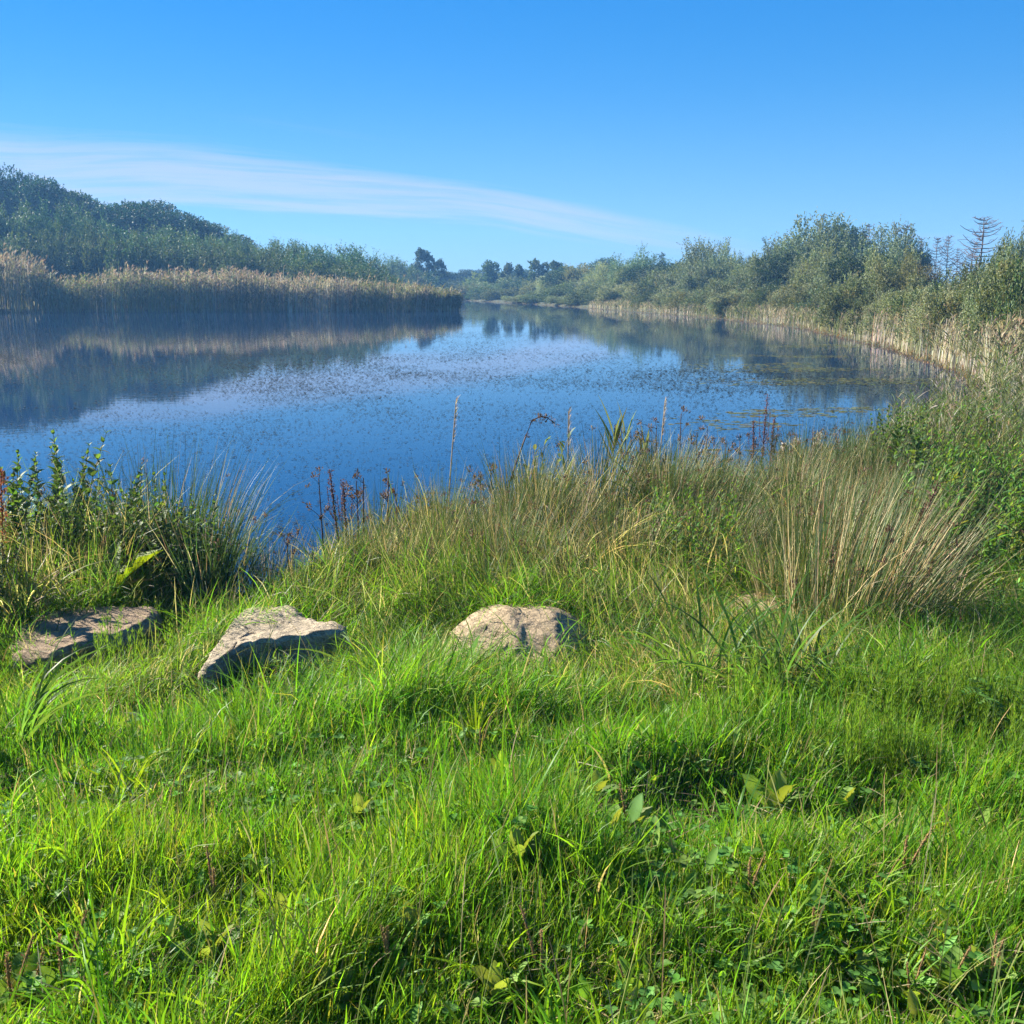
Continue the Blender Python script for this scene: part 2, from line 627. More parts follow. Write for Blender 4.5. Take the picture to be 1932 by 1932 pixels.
# ------------------------------------------------------------------ terrain
ZW = -0.65
POND = np.array([(-160, 14), (-60, 9.5), (-25, 8.6), (-10, 8.3), (-5, 8.2), (-3.2, 8.1), (-2.45, 7.7), (-2.1, 7.0), (-1.85, 6.75), (-1.6, 7.0),
                 (-1.35, 7.6), (-0.6, 8.2), (0.8, 8.9), (2.2, 10.2), (3.5, 11.0), (5.2, 13.2), (7.3, 16.6), (8.9, 19), (11.2, 25), (13.4, 37),
                 (15.3, 55), (14.2, 72), (11.5, 86), (7.5, 106), (2.5, 128), (-7, 160), (-14, 172), (-26, 176), (-30, 160), (-22, 130),
                 (-12, 105), (-7, 96), (-4.8, 92.5), (-6, 91), (-14, 90.4), (-30, 89.5), (-41, 88), (-46, 84), (-60, 80), (-160, 60)], float)


def pond_sd(x, y):
    """Distance to the shoreline: positive on land, negative on water."""
    x = np.asarray(x, float)
    y = np.asarray(y, float)
    d2 = np.full(x.shape, 1e18)
    ins = np.zeros(x.shape, bool)
    n = len(POND)
    for i in range(n):
        ax, ay = POND[i]
        bx, by = POND[(i + 1) % n]
        ex, ey = bx - ax, by - ay
        tt = np.clip(((x - ax) * ex + (y - ay) * ey) / (ex * ex + ey * ey), 0, 1)
        dx, dy = x - (ax + tt * ex), y - (ay + tt * ey)
        d2 = np.minimum(d2, dx * dx + dy * dy)
        cond = (ay > y) != (by > y)
        xx = ax + (y - ay) / (ey if abs(ey) > 1e-12 else 1e-12) * ex
        ins ^= cond & (x < xx)
    d = np.sqrt(d2)
    return np.where(ins, -d, d)


def height(x, y):
    x = np.asarray(x, float)
    y = np.asarray(y, float)
    sd = pond_sd(x, y)
    land = -0.33 * sstep(2.0, 5.4, y) - 0.07 * sstep(5.2, 9, y)
    bump = (fbm(x * .9, y * .9, 3) - .5) * .22 + (fbm(x * 2.6, y * 2.6, 9, 2) - .5) * .17
    near = np.exp(-np.hypot(x, y) / 14)
    land = land + bump * np.where(y < 25, 1, 0.6) * sstep(.6, 2.2, np.hypot(x, y))
    # a hollow in front of the left stone
    land = land - .10 * np.exp(-(((x + 1.75) / .75) ** 2 + ((y - 3.9) / .55) ** 2))
    # rise of grass between the two right stones and in front of the right tussock
    for (a, b, ra, rb) in ((-1.1, 4.35, .5, .33), (-2.0, 4.55, .55, .33), (.02, 4.6, .45, .28)):
        land = land - (.07 if a == -1.1 else .02) * np.exp(-((x - a) / ra) ** 2 - ((y - b) / rb) ** 2)
    land = land - .03 * np.exp(-(((x + .45) / .3) ** 2 + ((y - 4.6) / .4) ** 2))
    far = sstep(18, 60, y)
    hill = 5.0 * sstep(96, 150, y) * sstep(-12, -48, x)
    back = .9 * sstep(3, 30, sd) * far + (fbm(x * .05, y * .05, 5) - .5) * .8 * far * sstep(3, 20, sd)
    land = land + hill + back
    land = np.maximum(land, ZW + .06)
    k = sstep(-.05, 1.0, sd)
    under = ZW - .05 - np.minimum(1.4, np.maximum(0, -sd) * .4)
    return np.where(sd < 0, under, ZW + .01 + (land - ZW) * k)


def gz(x, y):
    return float(height(np.array([x]), np.array([y]))[0])


def spaced(lo, hi, d0, rate):
    a = [0.0]
    while a[-1] < hi:
        a.append(a[-1] + d0 + rate * a[-1])
    b = [0.0]
    while b[-1] < -lo:
        b.append(b[-1] + d0 + rate * b[-1])
    return np.array([-v for v in b[:0:-1]] + a)


gx = spaced(-400, 400, .06, .022)
gy = spaced(-40, 480, .06, .016)
X, Y = np.meshgrid(gx, gy)
Z = height(X, Y)
g = Geo()
nx, ny = len(gx), len(gy)
ii = np.arange(nx - 1)[None] + (np.arange(ny - 1) * nx)[:, None]
g.add(np.stack([X, Y, Z], -1).reshape(-1, 3), (.05, .05, .02), quads=np.stack([ii, ii + 1, ii + nx + 1, ii + nx], -1).reshape(-1, 4))
tag(g.build('ground', M_GROUND), 'grassy bank and land around the pond', 'ground', kind='structure')

g = Geo()
g.add([(-220, 5, ZW), (60, 5, ZW), (60, 200, ZW), (-220, 200, ZW)], (.02, .05, .1), quads=[(0, 1, 2, 3)])
tag(g.build('water', M_WATER, smooth=False), 'still blue pond dotted with floating leaves', 'water', kind='structure')

# ------------------------------------------------------------------ air
HAZE_DENSITY = 0.0009
m = bpy.data.materials.new('thin_haze')
m.use_nodes = True
t = m.node_tree
t.nodes.clear()
mo = N(t, 'ShaderNodeOutputMaterial')
pv = N(t, 'ShaderNodeVolumePrincipled')
pv.inputs['Color'].default_value = (.20, .50, 1.0, 1)
pv.inputs['Density'].default_value = HAZE_DENSITY
pv.inputs['Anisotropy'].default_value = .1
L(t, pv.outputs[0], mo.inputs['Volume'])
g = Geo()
xs, ys, zs = (-415, 415), (-55, 500), (-3.3, 26)
g.add([(x, y, z) for z in zs for y in ys for x in xs], (1, 1, 1), quads=[(0, 2, 3, 1), (4, 5, 7, 6), (0, 1, 5, 4), (2, 6, 7, 3), (0, 4, 6, 2), (1, 3, 7, 5)])
hz_ = g.build('haze', m, smooth=False)
tag(hz_, 'thin blue haze in the air over the pond', 'haze', kind='stuff')

# ------------------------------------------------------------------ trees
def norm(a):
    return a / (np.linalg.norm(a, axis=-1, keepdims=True) + 1e-9)


def crown_blobs(kind):
    B = []
    if kind == 'bush':
        for k in range(12):
            a, r = k * 2.4 + rng.normal(0, .4), .37 * math.sqrt((k + .3) / 12)
            top = (.95 - .85 * r) * rng.uniform(.6, 1.0)
            for z in np.arange(.08, top, .11):
                u = z / top
                s = .14 * (1 - u) ** .5 + .03
                B.append((r * math.cos(a) * (.8 + .35 * u) + rng.normal(0, .02), r * math.sin(a) * (.8 + .35 * u) + rng.normal(0, .02), z, s, s))
    elif kind == 'willow':
        for k in range(9):
            a, r = k * 2.4 + rng.normal(0, .3), .33 * math.sqrt((k + .3) / 9)
            top = (1.0 - .9 * r) * rng.uniform(.72, 1.0)
            lx, ly = r * math.cos(a), r * math.sin(a)
            for z in np.arange(.12, top, .085):
                u = z / top
                s = .115 * (1 - u) ** .55 + .018
                B.append((lx * (.75 + .45 * u) + rng.normal(0, .015), ly * (.75 + .45 * u) + rng.normal(0, .015), z, s, s * 1.1))
    elif kind == 'round':
        for k in range(24):
            d = norm(rng.normal(0, 1, 3))
            q = rng.uniform(.5, 1)
            s = rng.uniform(.11, .19)
            B.append((d[0] * .33 * q, d[1] * .33 * q, .58 + d[2] * .33 * q, s, s * .9))
        for k in range(5):
            a = rng.uniform(0, 6.28)
            B.append((.22 * math.cos(a), .22 * math.sin(a), rng.uniform(.18, .35), .15, .13))
    elif kind == 'poplar':
        for k in range(15):
            z = rng.uniform(.2, .9)
            rr = .30 * math.sin(min(1, (z - .1) / .75) * 2.4)
            a = rng.uniform(0, 6.28)
            r = rr * rng.uniform(.2, 1)
            s = rng.uniform(.055, .12)
            B.append((r * math.cos(a), r * math.sin(a), z, s, s * 1.4))
    elif kind == 'conifer':
        for k in range(26):
            z = rng.uniform(.12, .97)
            rr = .36 * (1 - z) + .02
            a = rng.uniform(0, 6.28)
            r = rr * rng.uniform(.5, 1)
            s = .05 + .10 * (1 - z)
            B.append((r * math.cos(a), r * math.sin(a), z, s, s * .5))
    return np.array(B)


CROWN_PAR = {  # shoots, shoot length, leaf length, leaf width, outward, up, per shoot
    'bush': (1900, .125, .032, .0095, .6, .95, 7),
    'willow': (3600, .11, .024, .0058, .6, 1.1, 8),
    'round': (3600, .055, .017, .0095, .8, .35, 6),
    'poplar': (1100, .075, .030, .017, .5, .7, 7),
    'conifer': (1300, .07, .030, .008, 1.0, -.15, 7),
}
KIND_COL = {
    'bush': [(.075, .108, .038), (.062, .095, .040), (.105, .125, .05)],
    'willow': [(.15, .185, .10), (.12, .165, .08), (.185, .21, .13)],
    'round': [(.028, .055, .022), (.035, .065, .025), (.022, .045, .020)],
    'poplar': [(.050, .080, .032), (.060, .090, .035), (.045, .070, .030)],
    'conifer': [(.020, .040, .020), (.025, .048, .022), (.018, .034, .020)],
}


def make_tree_meshes(kind, sprigs=0):
    B = crown_blobs(kind)
    ns, sl, ll, lw, ow, up, per = CROWN_PAR[kind]
    w = B[:, 3] ** 2
    bi = rng.choice(len(B), ns, p=w / w.sum())
    d = rng.normal(0, 1, (ns, 3))
    d[:, 2] += .25
    d = norm(d)
    rr = rng.uniform(.45, 1.0, (ns, 1)) ** .6
    st = B[bi, :3] + d * np.stack([B[bi, 3], B[bi, 3], B[bi, 4]], -1) * rr
    st[:, 2] = np.maximum(st[:, 2], .02)
    dr = norm(d * ow + np.array([0, 0, up]) + rng.normal(0, .35, (ns, 3)))
    ln = sl * rng.uniform(.5, 1.25, (ns, 1))
    if sprigs:
        s2 = st[rng.choice(ns, sprigs)]
        s2 = s2[np.argsort(-s2[:, 2])][:sprigs // 2]
        st = np.concatenate([st, s2])
        dr = np.concatenate([dr, norm(np.array([0, 0, 1.0]) + rng.normal(0, .18, (len(s2), 3)))])
        ln = np.concatenate([ln, rng.uniform(.08, .22, (len(s2), 1))])
        bi = np.concatenate([bi, rng.choice(len(B), len(s2))])
        ns = len(st)
    t = (np.arange(per) + .5)[None, :, None] / per
    pos = st[:, None] + dr[:, None] * ln[:, None] * t
    ld = norm(dr[:, None] * .7 + rng.normal(0, .6, (ns, per, 3)))
    sd = norm(np.cross(ld, rng.normal(0, 1, (ns, per, 3))))
    l = ll * rng.uniform(.6, 1.3, (ns, per, 1))
    ww = lw * rng.uniform(.7, 1.3, (ns, per, 1))
    V = np.stack([pos, pos + ld * l * .45 + sd * ww, pos + ld * l, pos + ld * l * .45 - sd * ww], 2).reshape(-1, 3)
    # fill the unit box: top at 1, sides at +-0.5
    Vz = V[:, 2]
    body = slice(0, CROWN_PAR[kind][0] * per * 4)     # without the long loose sprigs
    zs = 1 / np.quantile(Vz[body], .997)
    xs_ = .5 / np.quantile(np.abs(V[body, :2]), .985)
    V = V * np.array([xs_, xs_, zs])
    B = B * np.array([xs_, xs_, zs, xs_, zs])
    bc = vary(np.ones((1, 3)) * .999, len(B), .2, .07)
    c = np.array(KIND_COL[kind])[rng.choice(3, ns)] * np.exp(rng.normal(0, .12, (ns, 1))) * (bc / bc.mean())[bi]
    C = np.repeat(np.repeat(c[:, None], per, 1)[:, :, None], 4, 2).reshape(-1, 3)
    g = Geo()
    q = np.arange(len(V)).reshape(-1, 4)
    g.add(V, C, quads=q)
    crown = g.build('crown_mesh', M_TREE, smooth=False)
    cm = crown.data
    bpy.data.objects.remove(crown)
    g = Geo()
    top = .9 if kind in ('conifer', 'poplar') else .62
    nt_ = 1 if kind in ('conifer', 'poplar', 'round') else 4
    for k in range(nt_):
        ox, oy = (0, 0) if nt_ == 1 else rng.normal(0, .07, 2)
        zz = np.linspace(-.04, top, 6)
        bend = rng.normal(0, .05, 2)
        p = np.stack([ox + bend[0] * zz * 2 + rng.normal(0, .006, 6), oy + bend[1] * zz * 2 + rng.normal(0, .006, 6), zz], -1)
        tube(g, p, np.linspace(.022 if nt_ == 1 else .013, .004, 6), 6, (.09, .075, .06))
    for k in rng.choice(len(B), min(len(B), 14), replace=False):
        z0 = max(.05, B[k, 2] * rng.uniform(.35, .7))
        a = np.array([0, 0, z0])
        b = B[k, :3]
        m = (a + b) / 2 + np.array([0, 0, .03])
        tube(g, [a, m, b], [.009, .006, .003], 4, (.085, .07, .055))
    tr = g.build('trunk_mesh', M_BARK)
    tm = tr.data
    bpy.data.objects.remove(tr)
    return tm, cm


PROTO = {}
for kind, nv in (('bush', 4), ('willow', 4), ('round', 3), ('poplar', 3), ('conifer', 1)):
    PROTO[kind] = [make_tree_meshes(kind, 220 if kind == 'willow' else 90 if kind == 'bush' else 0) for _ in range(nv)]
PROTO['sprig'] = [make_tree_meshes('willow', 420)]


def place_tree(kind, x, y, top_z, width, label, cat, group=None, name=None, tintc=(1, 1, 1), var=None):
    z0 = gz(x, y) - .05
    h = top_z - z0
    e = empty(name or {'bush': 'willow_bush', 'willow': 'willow_tree', 'sprig': 'willow_tree', 'round': 'broadleaf_tree', 'poplar': 'poplar_tree', 'conifer': 'conifer_tree'}[kind],
              (x, y, z0), label, cat, group, rng.uniform(0, 6.28))
    e.scale = (width, width, h)
    pr = PROTO[kind]
    tm, cm = pr[rng.integers(len(pr)) if var is None else var % len(pr)]
    for nm, me in (('trunk', tm), ('crown', cm)):
        o = bpy.data.objects.new(nm, me)
        COL.objects.link(o)
        o.parent = e
        if nm == 'crown':
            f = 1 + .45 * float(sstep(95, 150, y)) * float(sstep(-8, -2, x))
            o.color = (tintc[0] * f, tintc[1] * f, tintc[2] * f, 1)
    return e


def sd1(x, y):
    return float(pond_sd(np.array([x]), np.array([y]))[0])


def interp(px, pts):
    xs, ys = zip(*pts)
    return float(np.interp(px, xs, ys))


def tree_px(kind, px, top, D, wpx, *a, **k):
    x, y, zt = at_d(px, top, D)
    for _ in range(60):
        if sd1(x, y) > .8:
            break
        D += 1.0
        x, y, zt = at_d(px, top, D)
    return place_tree(kind, x, y, zt, wpx / 1932 * D, *a, **k)


# left bank wood ---------------------------------------------------------------
bk = [(-120, 300), (-40, 318), (20, 322), (70, 338), (130, 357), (190, 374), (250, 378), (300, 395), (340, 402), (400, 430), (450, 448)]
for i, px in enumerate(range(-120, 440, 30)):
    tree_px('round', px + rng.normal(0, 8), interp(px, bk) + rng.uniform(-3, 9), 130 + rng.uniform(-6, 6), rng.uniform(85, 120),
            'dark tree at the top of the wooded left bank', 'tree', 'dark trees along the top of the left bank', tintc=(.85, 1.2, 1.0))
md = [(-120, 355), (-60, 372), (30, 388), (100, 388), (200, 412), (265, 428), (330, 436), (390, 445), (450, 455), (520, 456), (600, 461), (660, 470), (720, 482), (770, 495), (810, 512)]
for i, px in enumerate(range(-120, 790, 30)):
    tree_px('willow' if i % 3 else 'bush', px + rng.normal(0, 9), interp(px, md) + rng.uniform(-4, 14), 111 + rng.uniform(-4, 4), rng.uniform(80, 120),
            'mid green willow packed among others halfway up the left bank', 'tree', 'willows halfway up the left bank', name='willow_tree', tintc=(.50, .80, .52))
fr = [(-140, 430), (100, 440), (250, 452), (400, 468), (500, 478), (700, 497), (800, 520), (830, 532)]
for i, px in enumerate(range(-140, 800, 27)):
    tree_px('bush', px + rng.normal(0, 8), interp(px, fr) + rng.uniform(-12, 16), 100 + rng.uniform(-2, 2.5), rng.uniform(70, 105),
            'rounded green bush right behind the reeds of the left bank', 'bush', 'bushes behind the left reeds', tintc=(.85, 1.0, .8))
tree_px('sprig', 452, 446, 106, 46, 'willow with tall bare-topped sprigs rising above the left bank skyline', 'tree', tintc=(.55, .75, .6))
tree_px('sprig', 545, 464, 108, 46, 'willow with short loose sprigs beside the tallest sprigged one', 'tree', tintc=(.55, .75, .6))

# shoreline distance along the right bank against the picture column
DS = [(860, 168), (880, 160), (1000, 126), (1120, 104), (1250, 83), (1380, 68), (1500, 55), (1650, 37), (1800, 25), (1960, 18)]
# far end and right bank, single trees read off one by one
RT = [
    ('poplar', 793, 470, 178, 46, 'tallest of the far poplars, dark, just right of the left wood', (.8, .95, .9)),
    ('poplar', 834, 490, 182, 32, 'small narrow far poplar next to the tallest far one', (.85, 1, .9)),
    ('poplar', 918, 493, 178, 46, 'leftmost forked poplar on the far right shore', (.9, 1, .8)),
    ('poplar', 959, 497, 176, 30, 'slim brownish poplar second along the far shore', (1.2, .95, .8)),
    ('poplar', 984, 500, 176, 26, 'small slim poplar beside the brownish one', (.9, 1, .85)),
    ('poplar', 1014, 490, 165, 42, 'taller of the twin poplars near the middle of the far shore', (.9, 1, .8)),
    ('poplar', 1048, 493, 160, 40, 'wider of the twin poplars near the middle of the far shore', (.85, .95, .8)),
    ('round', 1079, 503, 150, 44, 'low rounded bright tree after the twin poplars', (1.5, 1.5, 1.0)),
    ('willow', 1107, 500, 140, 60, 'yellowish willow before the dark topped tree', (1.05, 1.0, .7)),
    ('round', 1132, 488, 145, 45, 'dark topped tree rising behind pale willows', (1, 1.05, 1)),
    ('willow', 1150, 498, 130, 60, 'pale willow under the dark topped tree', (1.05, 1.1, .85)),
    ('willow', 1203, 474, 118, 70, 'leaning blue green willow left of the small conifer', (.65, .85, .75)),
    ('willow', 1178, 505, 115, 55, 'low pale willow at the foot of the leaning one', (.95, 1, .75)),
    ('conifer', 1248, 479, 118, 34, 'small pointed dark conifer among the right bank trees', (1, 1, 1)),
    ('round', 1270, 496, 110, 75, 'wide dark tree right of the small conifer', (1.1, 1.1, 1.1)),
    ('willow', 1328, 455, 105, 66, 'tall silvery willow, left of a pair', (.9, .98, .85)),
    ('willow', 1364, 470, 102, 60, 'silvery willow, shorter right one of a pair', (.95, 1.0, .85)),
    ('willow', 1412, 492, 98, 64, 'yellow green low willow beside the silvery pair', (1.1, 1.05, .7)),
    ('willow', 1452, 470, 94, 80, 'wide grey green willow in the right bank row', (.85, .95, .85)),
    ('willow', 1500, 450, 90, 84, 'grey willow leaning against the tallest willow', (.8, .92, .85)),
    ('willow', 1548, 411, 84, 110, 'tallest willow of the right bank with feathery top', (.85, .95, .9)),
    ('round', 1588, 428, 88, 92, 'big dark rounded tree right beside the tallest willow', (1.05, 1.15, 1.3)),
    ('willow', 1690, 428, 78, 120, 'broad silver willow standing left of the dead larches', (1.0, 1.08, 1.0)),
    ('round', 1722, 470, 80, 56, 'dark tree edge tucked behind the broad silver willow', (1.1, 1.1, 1)),
    ('bush', 1745, 500, 70, 60, 'rusty autumn bush below the leftmost dead larches', (1.7, 1.05, .6)),
    ('willow', 1935, 425, 52, 90, 'willow with bare top twigs at the right edge of the view', (.75, .8, .65)),
]
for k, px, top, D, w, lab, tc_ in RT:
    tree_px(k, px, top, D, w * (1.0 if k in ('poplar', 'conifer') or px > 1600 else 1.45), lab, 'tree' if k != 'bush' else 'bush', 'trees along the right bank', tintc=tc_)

for i, px in enumerate(range(1090, 1960, 34)):
    tp = interp(px, [(1090, 512), (1200, 500), (1300, 492), (1400, 496), (1480, 470), (1560, 455), (1640, 478), (1700, 470), (1728, 525), (1850, 525), (1900, 490)])
    tree_px('willow' if i % 4 else 'round', px + rng.normal(0, 6), tp + rng.uniform(0, 14), interp(px, DS) * 1.24 + 6 + rng.uniform(-2, 3), rng.uniform(85, 125),
            'pale willow filling the row under the taller right bank trees', 'tree', 'lower willows of the right bank', tintc=[(.7, .8, .75), (1.0, 1.0, .85), (1.05, 1.0, .75), (.85, .92, .85)][i % 4])
s1 = [(700, 528), (860, 530), (950, 524), (1050, 525), (1150, 533), (1250, 520), (1350, 525), (1450, 520), (1550, 520), (1650, 515), (1715, 538), (1800, 540), (1850, 505), (1900, 476), (1960, 470), (2100, 450)]
for i, px in enumerate(range(862, 2080, 26)):
    D = interp(px, DS) + 5 + rng.uniform(0, 3)
    tree_px('bush' if i % 4 else 'willow', px + rng.normal(0, 8), interp(px, s1) + rng.uniform(6, 34), D, rng.uniform(62, 100) * (1.35 if px > 1700 else 1),
            'olive bush in the front row behind the right bank reeds', 'bush', 'front bushes of the right bank', name='willow_bush',
            tintc=[(1.35, 1.25, 1.15), (1.5, 1.25, 1.0), (1.15, 1.2, 1.1), (.85, .85, .70)][i % 4])
for i, px in enumerate(range(855, 2080, 30)):
    D = interp(px, DS) * 1.16 + 8 + rng.uniform(0, 4)
    tree_px('bush' if i % 3 else 'willow', px + rng.normal(0, 9), interp(px, s1) + rng.uniform(-14, 6), D, rng.uniform(80, 120),
            'grey green bush in the second row of the right bank', 'bush', 'second row bushes of the right bank', name='willow_bush',
            tintc=[(1.2, 1.2, 1.2), (.75, .8, .75), (1.35, 1.25, 1.0)][i % 3])
# low line of the farthest wood
for i, px in enumerate(range(600, 1120, 24)):
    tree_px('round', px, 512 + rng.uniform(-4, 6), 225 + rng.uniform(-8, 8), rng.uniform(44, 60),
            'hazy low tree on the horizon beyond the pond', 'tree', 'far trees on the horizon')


# dead larches
def larch_mesh(seed):
    g = Geo()
    z = np.linspace(-.02, 1, 9)
    p = np.stack([.012 * np.sin(z * 5 + seed), .012 * np.cos(z * 4 + seed), z], -1)
    tube(g, p, np.linspace(.015, .004, 9), 6, (.16, .135, .125))
    tm = g.build('trunk_mesh', M_BARK)
    g = Geo()
    for zz in np.arange(.22, .985, .042):
        for k in range(4):
            if rng.uniform() < .22:
                continue
            a = rng.uniform(0, 6.28)
            ln = (.40 * (1 - zz) ** .7 + .06) * rng.uniform(.3, 1.2)
            t = np.linspace(0, 1, 6)
            droop = -.06 * np.sin(t * 2.6) + .42 * t ** 2
            q = np.stack([np.cos(a) * ln * t, np.sin(a) * ln * t, zz + droop * ln], -1)
            tube(g, q, np.linspace(.0062, .0022, 6), 3, (.15, .125, .12))
            for j in range(5):
                tt = rng.uniform(.3, 1)
                b = np.array([np.cos(a) * ln * tt, np.sin(a) * ln * tt, zz + ln * (-.06 * math.sin(tt * 2.6) + .42 * tt ** 2)])
                dd = np.array([rng.normal(0, 1), rng.normal(0, 1), rng.uniform(-.1, .9)]) * .035
                tube(g, [b, b + dd * .6, b + dd], [.0022, .0018, .0012], 3, (.14, .11, .11))
    bm = g.build('branches_mesh', M_BARK)
    r = (tm.data, bm.data)
    bpy.data.objects.remove(tm)
    bpy.data.objects.remove(bm)
    return r


LARCH = [larch_mesh(k) for k in range(3)]
for i, (px, top, D, lab) in enumerate([
        (1640, 424, 92, 'slim dead larch behind the gap beside the big dark tree'),
        (1712, 424, 92, 'thin dead top poking out of the broad silver willow'),
        (1739, 449, 80, 'short dead larch right of the broad silver willow'),
        (1769, 449, 78, 'thin dead larch second in the row of bare larches'),
        (1791, 446, 76, 'straight dead larch in the middle of the bare row'),
        (1808, 470, 80, 'smallest dead larch between the middle ones'),
        (1826, 456, 74, 'leaning dead larch just left of the largest one'),
        (1856, 411, 66, 'largest dead larch with wide upswept bare branches'),
        (1884, 470, 80, 'dead larch half hidden right of the largest one')]):
    x, y, zt = at_d(px, top, D)
    z0 = gz(x, y) - .05
    e = empty('dead_larch', (x, y, z0), lab, 'dead tree', 'dead larches on the right bank', rng.uniform(0, 6.28))
    h = zt - z0
    wf = 1.15 if px == 1856 else .72
    e.scale = (h * wf, h * wf, h)
    if px == 1826:
        e.rotation_euler = (0, R(7), e.rotation_euler.z * 0)
    for nm, me in zip(('trunk', 'crown'), LARCH[i % 3]):
        o = bpy.data.objects.new(nm, me)
        COL.objects.link(o)
        o.parent = e


# ------------------------------------------------------------------ reed beds
def reeds(name, x, y, h, cols_stem, cols_leaf, plume_p, label, lw=.03, sw=.022, leaf_n=4, leafl=.45):
    n = len(x)
    z = np.maximum(height(x, y), ZW - .25)
    root = np.stack([x, y, z], -1)
    g = Geo()
    azw = rng.normal(.3, 1.1, n)
    lean = np.abs(rng.normal(0, .09, n))
    bend = np.abs(rng.normal(0, .12, n))
    P = blades(g, root, azw, h, lean, bend, uni(.8, 1.2, n) * sw, cols_stem, n=3, prof=[1, 1, .8, .4])
    for k in range(leaf_n):
        f = rng.uniform(.25, .95, n)
        i0 = np.minimum((f * 3).astype(int), 2)
        fr_ = (f * 3 - i0)[:, None]
        pt = P[np.arange(n), i0] * (1 - fr_) + P[np.arange(n), i0 + 1] * fr_
        blades(g, pt, rng.uniform(-3.14, 3.14, n), leafl * uni(.6, 1.3, n), uni(.25, .8, n), uni(.3, 1.3, n), lw * uni(.7, 1.2, n), cols_leaf, n=3, prof=[.5, 1, .7, .08])
    sel = np.where(rng.uniform(0, 1, n) < plume_p)[0]
    for k in range(5):
        tipp = P[sel, -1]
        m = len(sel)
        blades(g, tipp - np.array([0, 0, .08]), rng.normal(.3, 1.0, m), h[sel] * .09 * uni(.7, 1.3, m) + .05, uni(.05, .5, m), uni(.4, 1.4, m), lw * 1.1 * uni(.7, 1.3, m),
               pick([(.25, .19, .12), (.30, .24, .16), (.21, .16, .11)], [1, 1, 1], m), n=2, prof=[.4, 1, .2])
    return tag(g.build(name, M_REED, smooth=False), label, 'reeds', kind='stuff')


STRAW = [(.52, .47, .38), (.44, .39, .31), (.60, .55, .46), (.34, .30, .23)]
GREENR = [(.11, .14, .045), (.14, .16, .05), (.08, .11, .04)]


def left_bed():
    n = 10500
    x = uni(-64, -4.6, n)
    sh = np.interp(x, [-64, -60, -46, -41, -30, -14, -6, -4.6], [79, 80, 84, 88, 89.5, 90.4, 91, 92.6])
    y = sh + (rng.uniform(0, 1, n) ** 1.3 * 6.6 - .7) * np.clip((-4.2 - x) / 6, .12, 1)
    px = 966 + x / y * 1932
    hh = np.interp(px, [-300, 60, 100, 120, 190, 230, 330, 450, 600, 700, 800, 870], [5.0, 4.6, 4.2, 2.6, 2.9, 3.6, 3.3, 3.3, 2.9, 2.5, 2.3, 1.7])
    hh = .78 * hh * np.exp(rng.normal(0, .13, n)) * (1 + .35 * (fbm(x * .45, y * .3, 4) - .5))
    green = np.interp(px, [-100, 90, 115, 150, 320, 360, 600, 640, 700, 780, 870], [.35, .4, .8, .95, .75, .35, .15, .2, .45, .35, .3])
    green = np.clip(green + .12 + (vnoise(x * .35, y * .35, 8) - .5) * .8, 0, 1)
    isg = rng.uniform(0, 1, n) < green
    cs = np.where(isg[:, None], pick([(.15, .17, .06), (.20, .19, .08)], [1, 1], n), pick(STRAW, [3, 2, 2, 1], n))
    cl = np.where(isg[:, None], pick([(.13, .155, .045), (.10, .13, .045), (.18, .18, .06)], [2, 1, 1], n), pick([(.34, .29, .19), (.26, .22, .14), (.15, .16, .07)], [2, 2, 1], n))
    tone = np.exp((fbm(x * .8, y * .6, 44) - .5) * 1.6)[:, None]
    cs, cl = cs * tone, cl * tone
    pl = np.interp(px, [0, 100, 130, 220, 300, 480, 560, 870], [.6, .6, .2, .4, .55, .5, .25, .12])
    reeds('reeds', x, y, hh, cs, cl, pl, 'tall reed bed along the water below the wooded left bank', lw=.05, sw=.04, leaf_n=4, leafl=.6)


def shore_points(i0, i1, n, o0, o1):
    seg = POND[i0:i1 + 1]
    ln = np.linalg.norm(np.diff(seg, axis=0), axis=1)
    # more stems on the near segments
    w = ln / np.array([(a[1] + b[1]) / 2 for a, b in zip(seg[:-1], seg[1:])]) ** .75
    k = rng.choice(len(ln), n, p=w / w.sum())
    t = rng.uniform(0, 1, n)[:, None]
    p = seg[k] * (1 - t) + seg[k + 1] * t
    d = (seg[k + 1] - seg[k]) / ln[k][:, None]
    nr = np.stack([d[:, 1], -d[:, 0]], -1)
    off = rng.uniform(o0, o1, n)[:, None]
    p = p + nr * off
    return p[:, 0], p[:, 1]


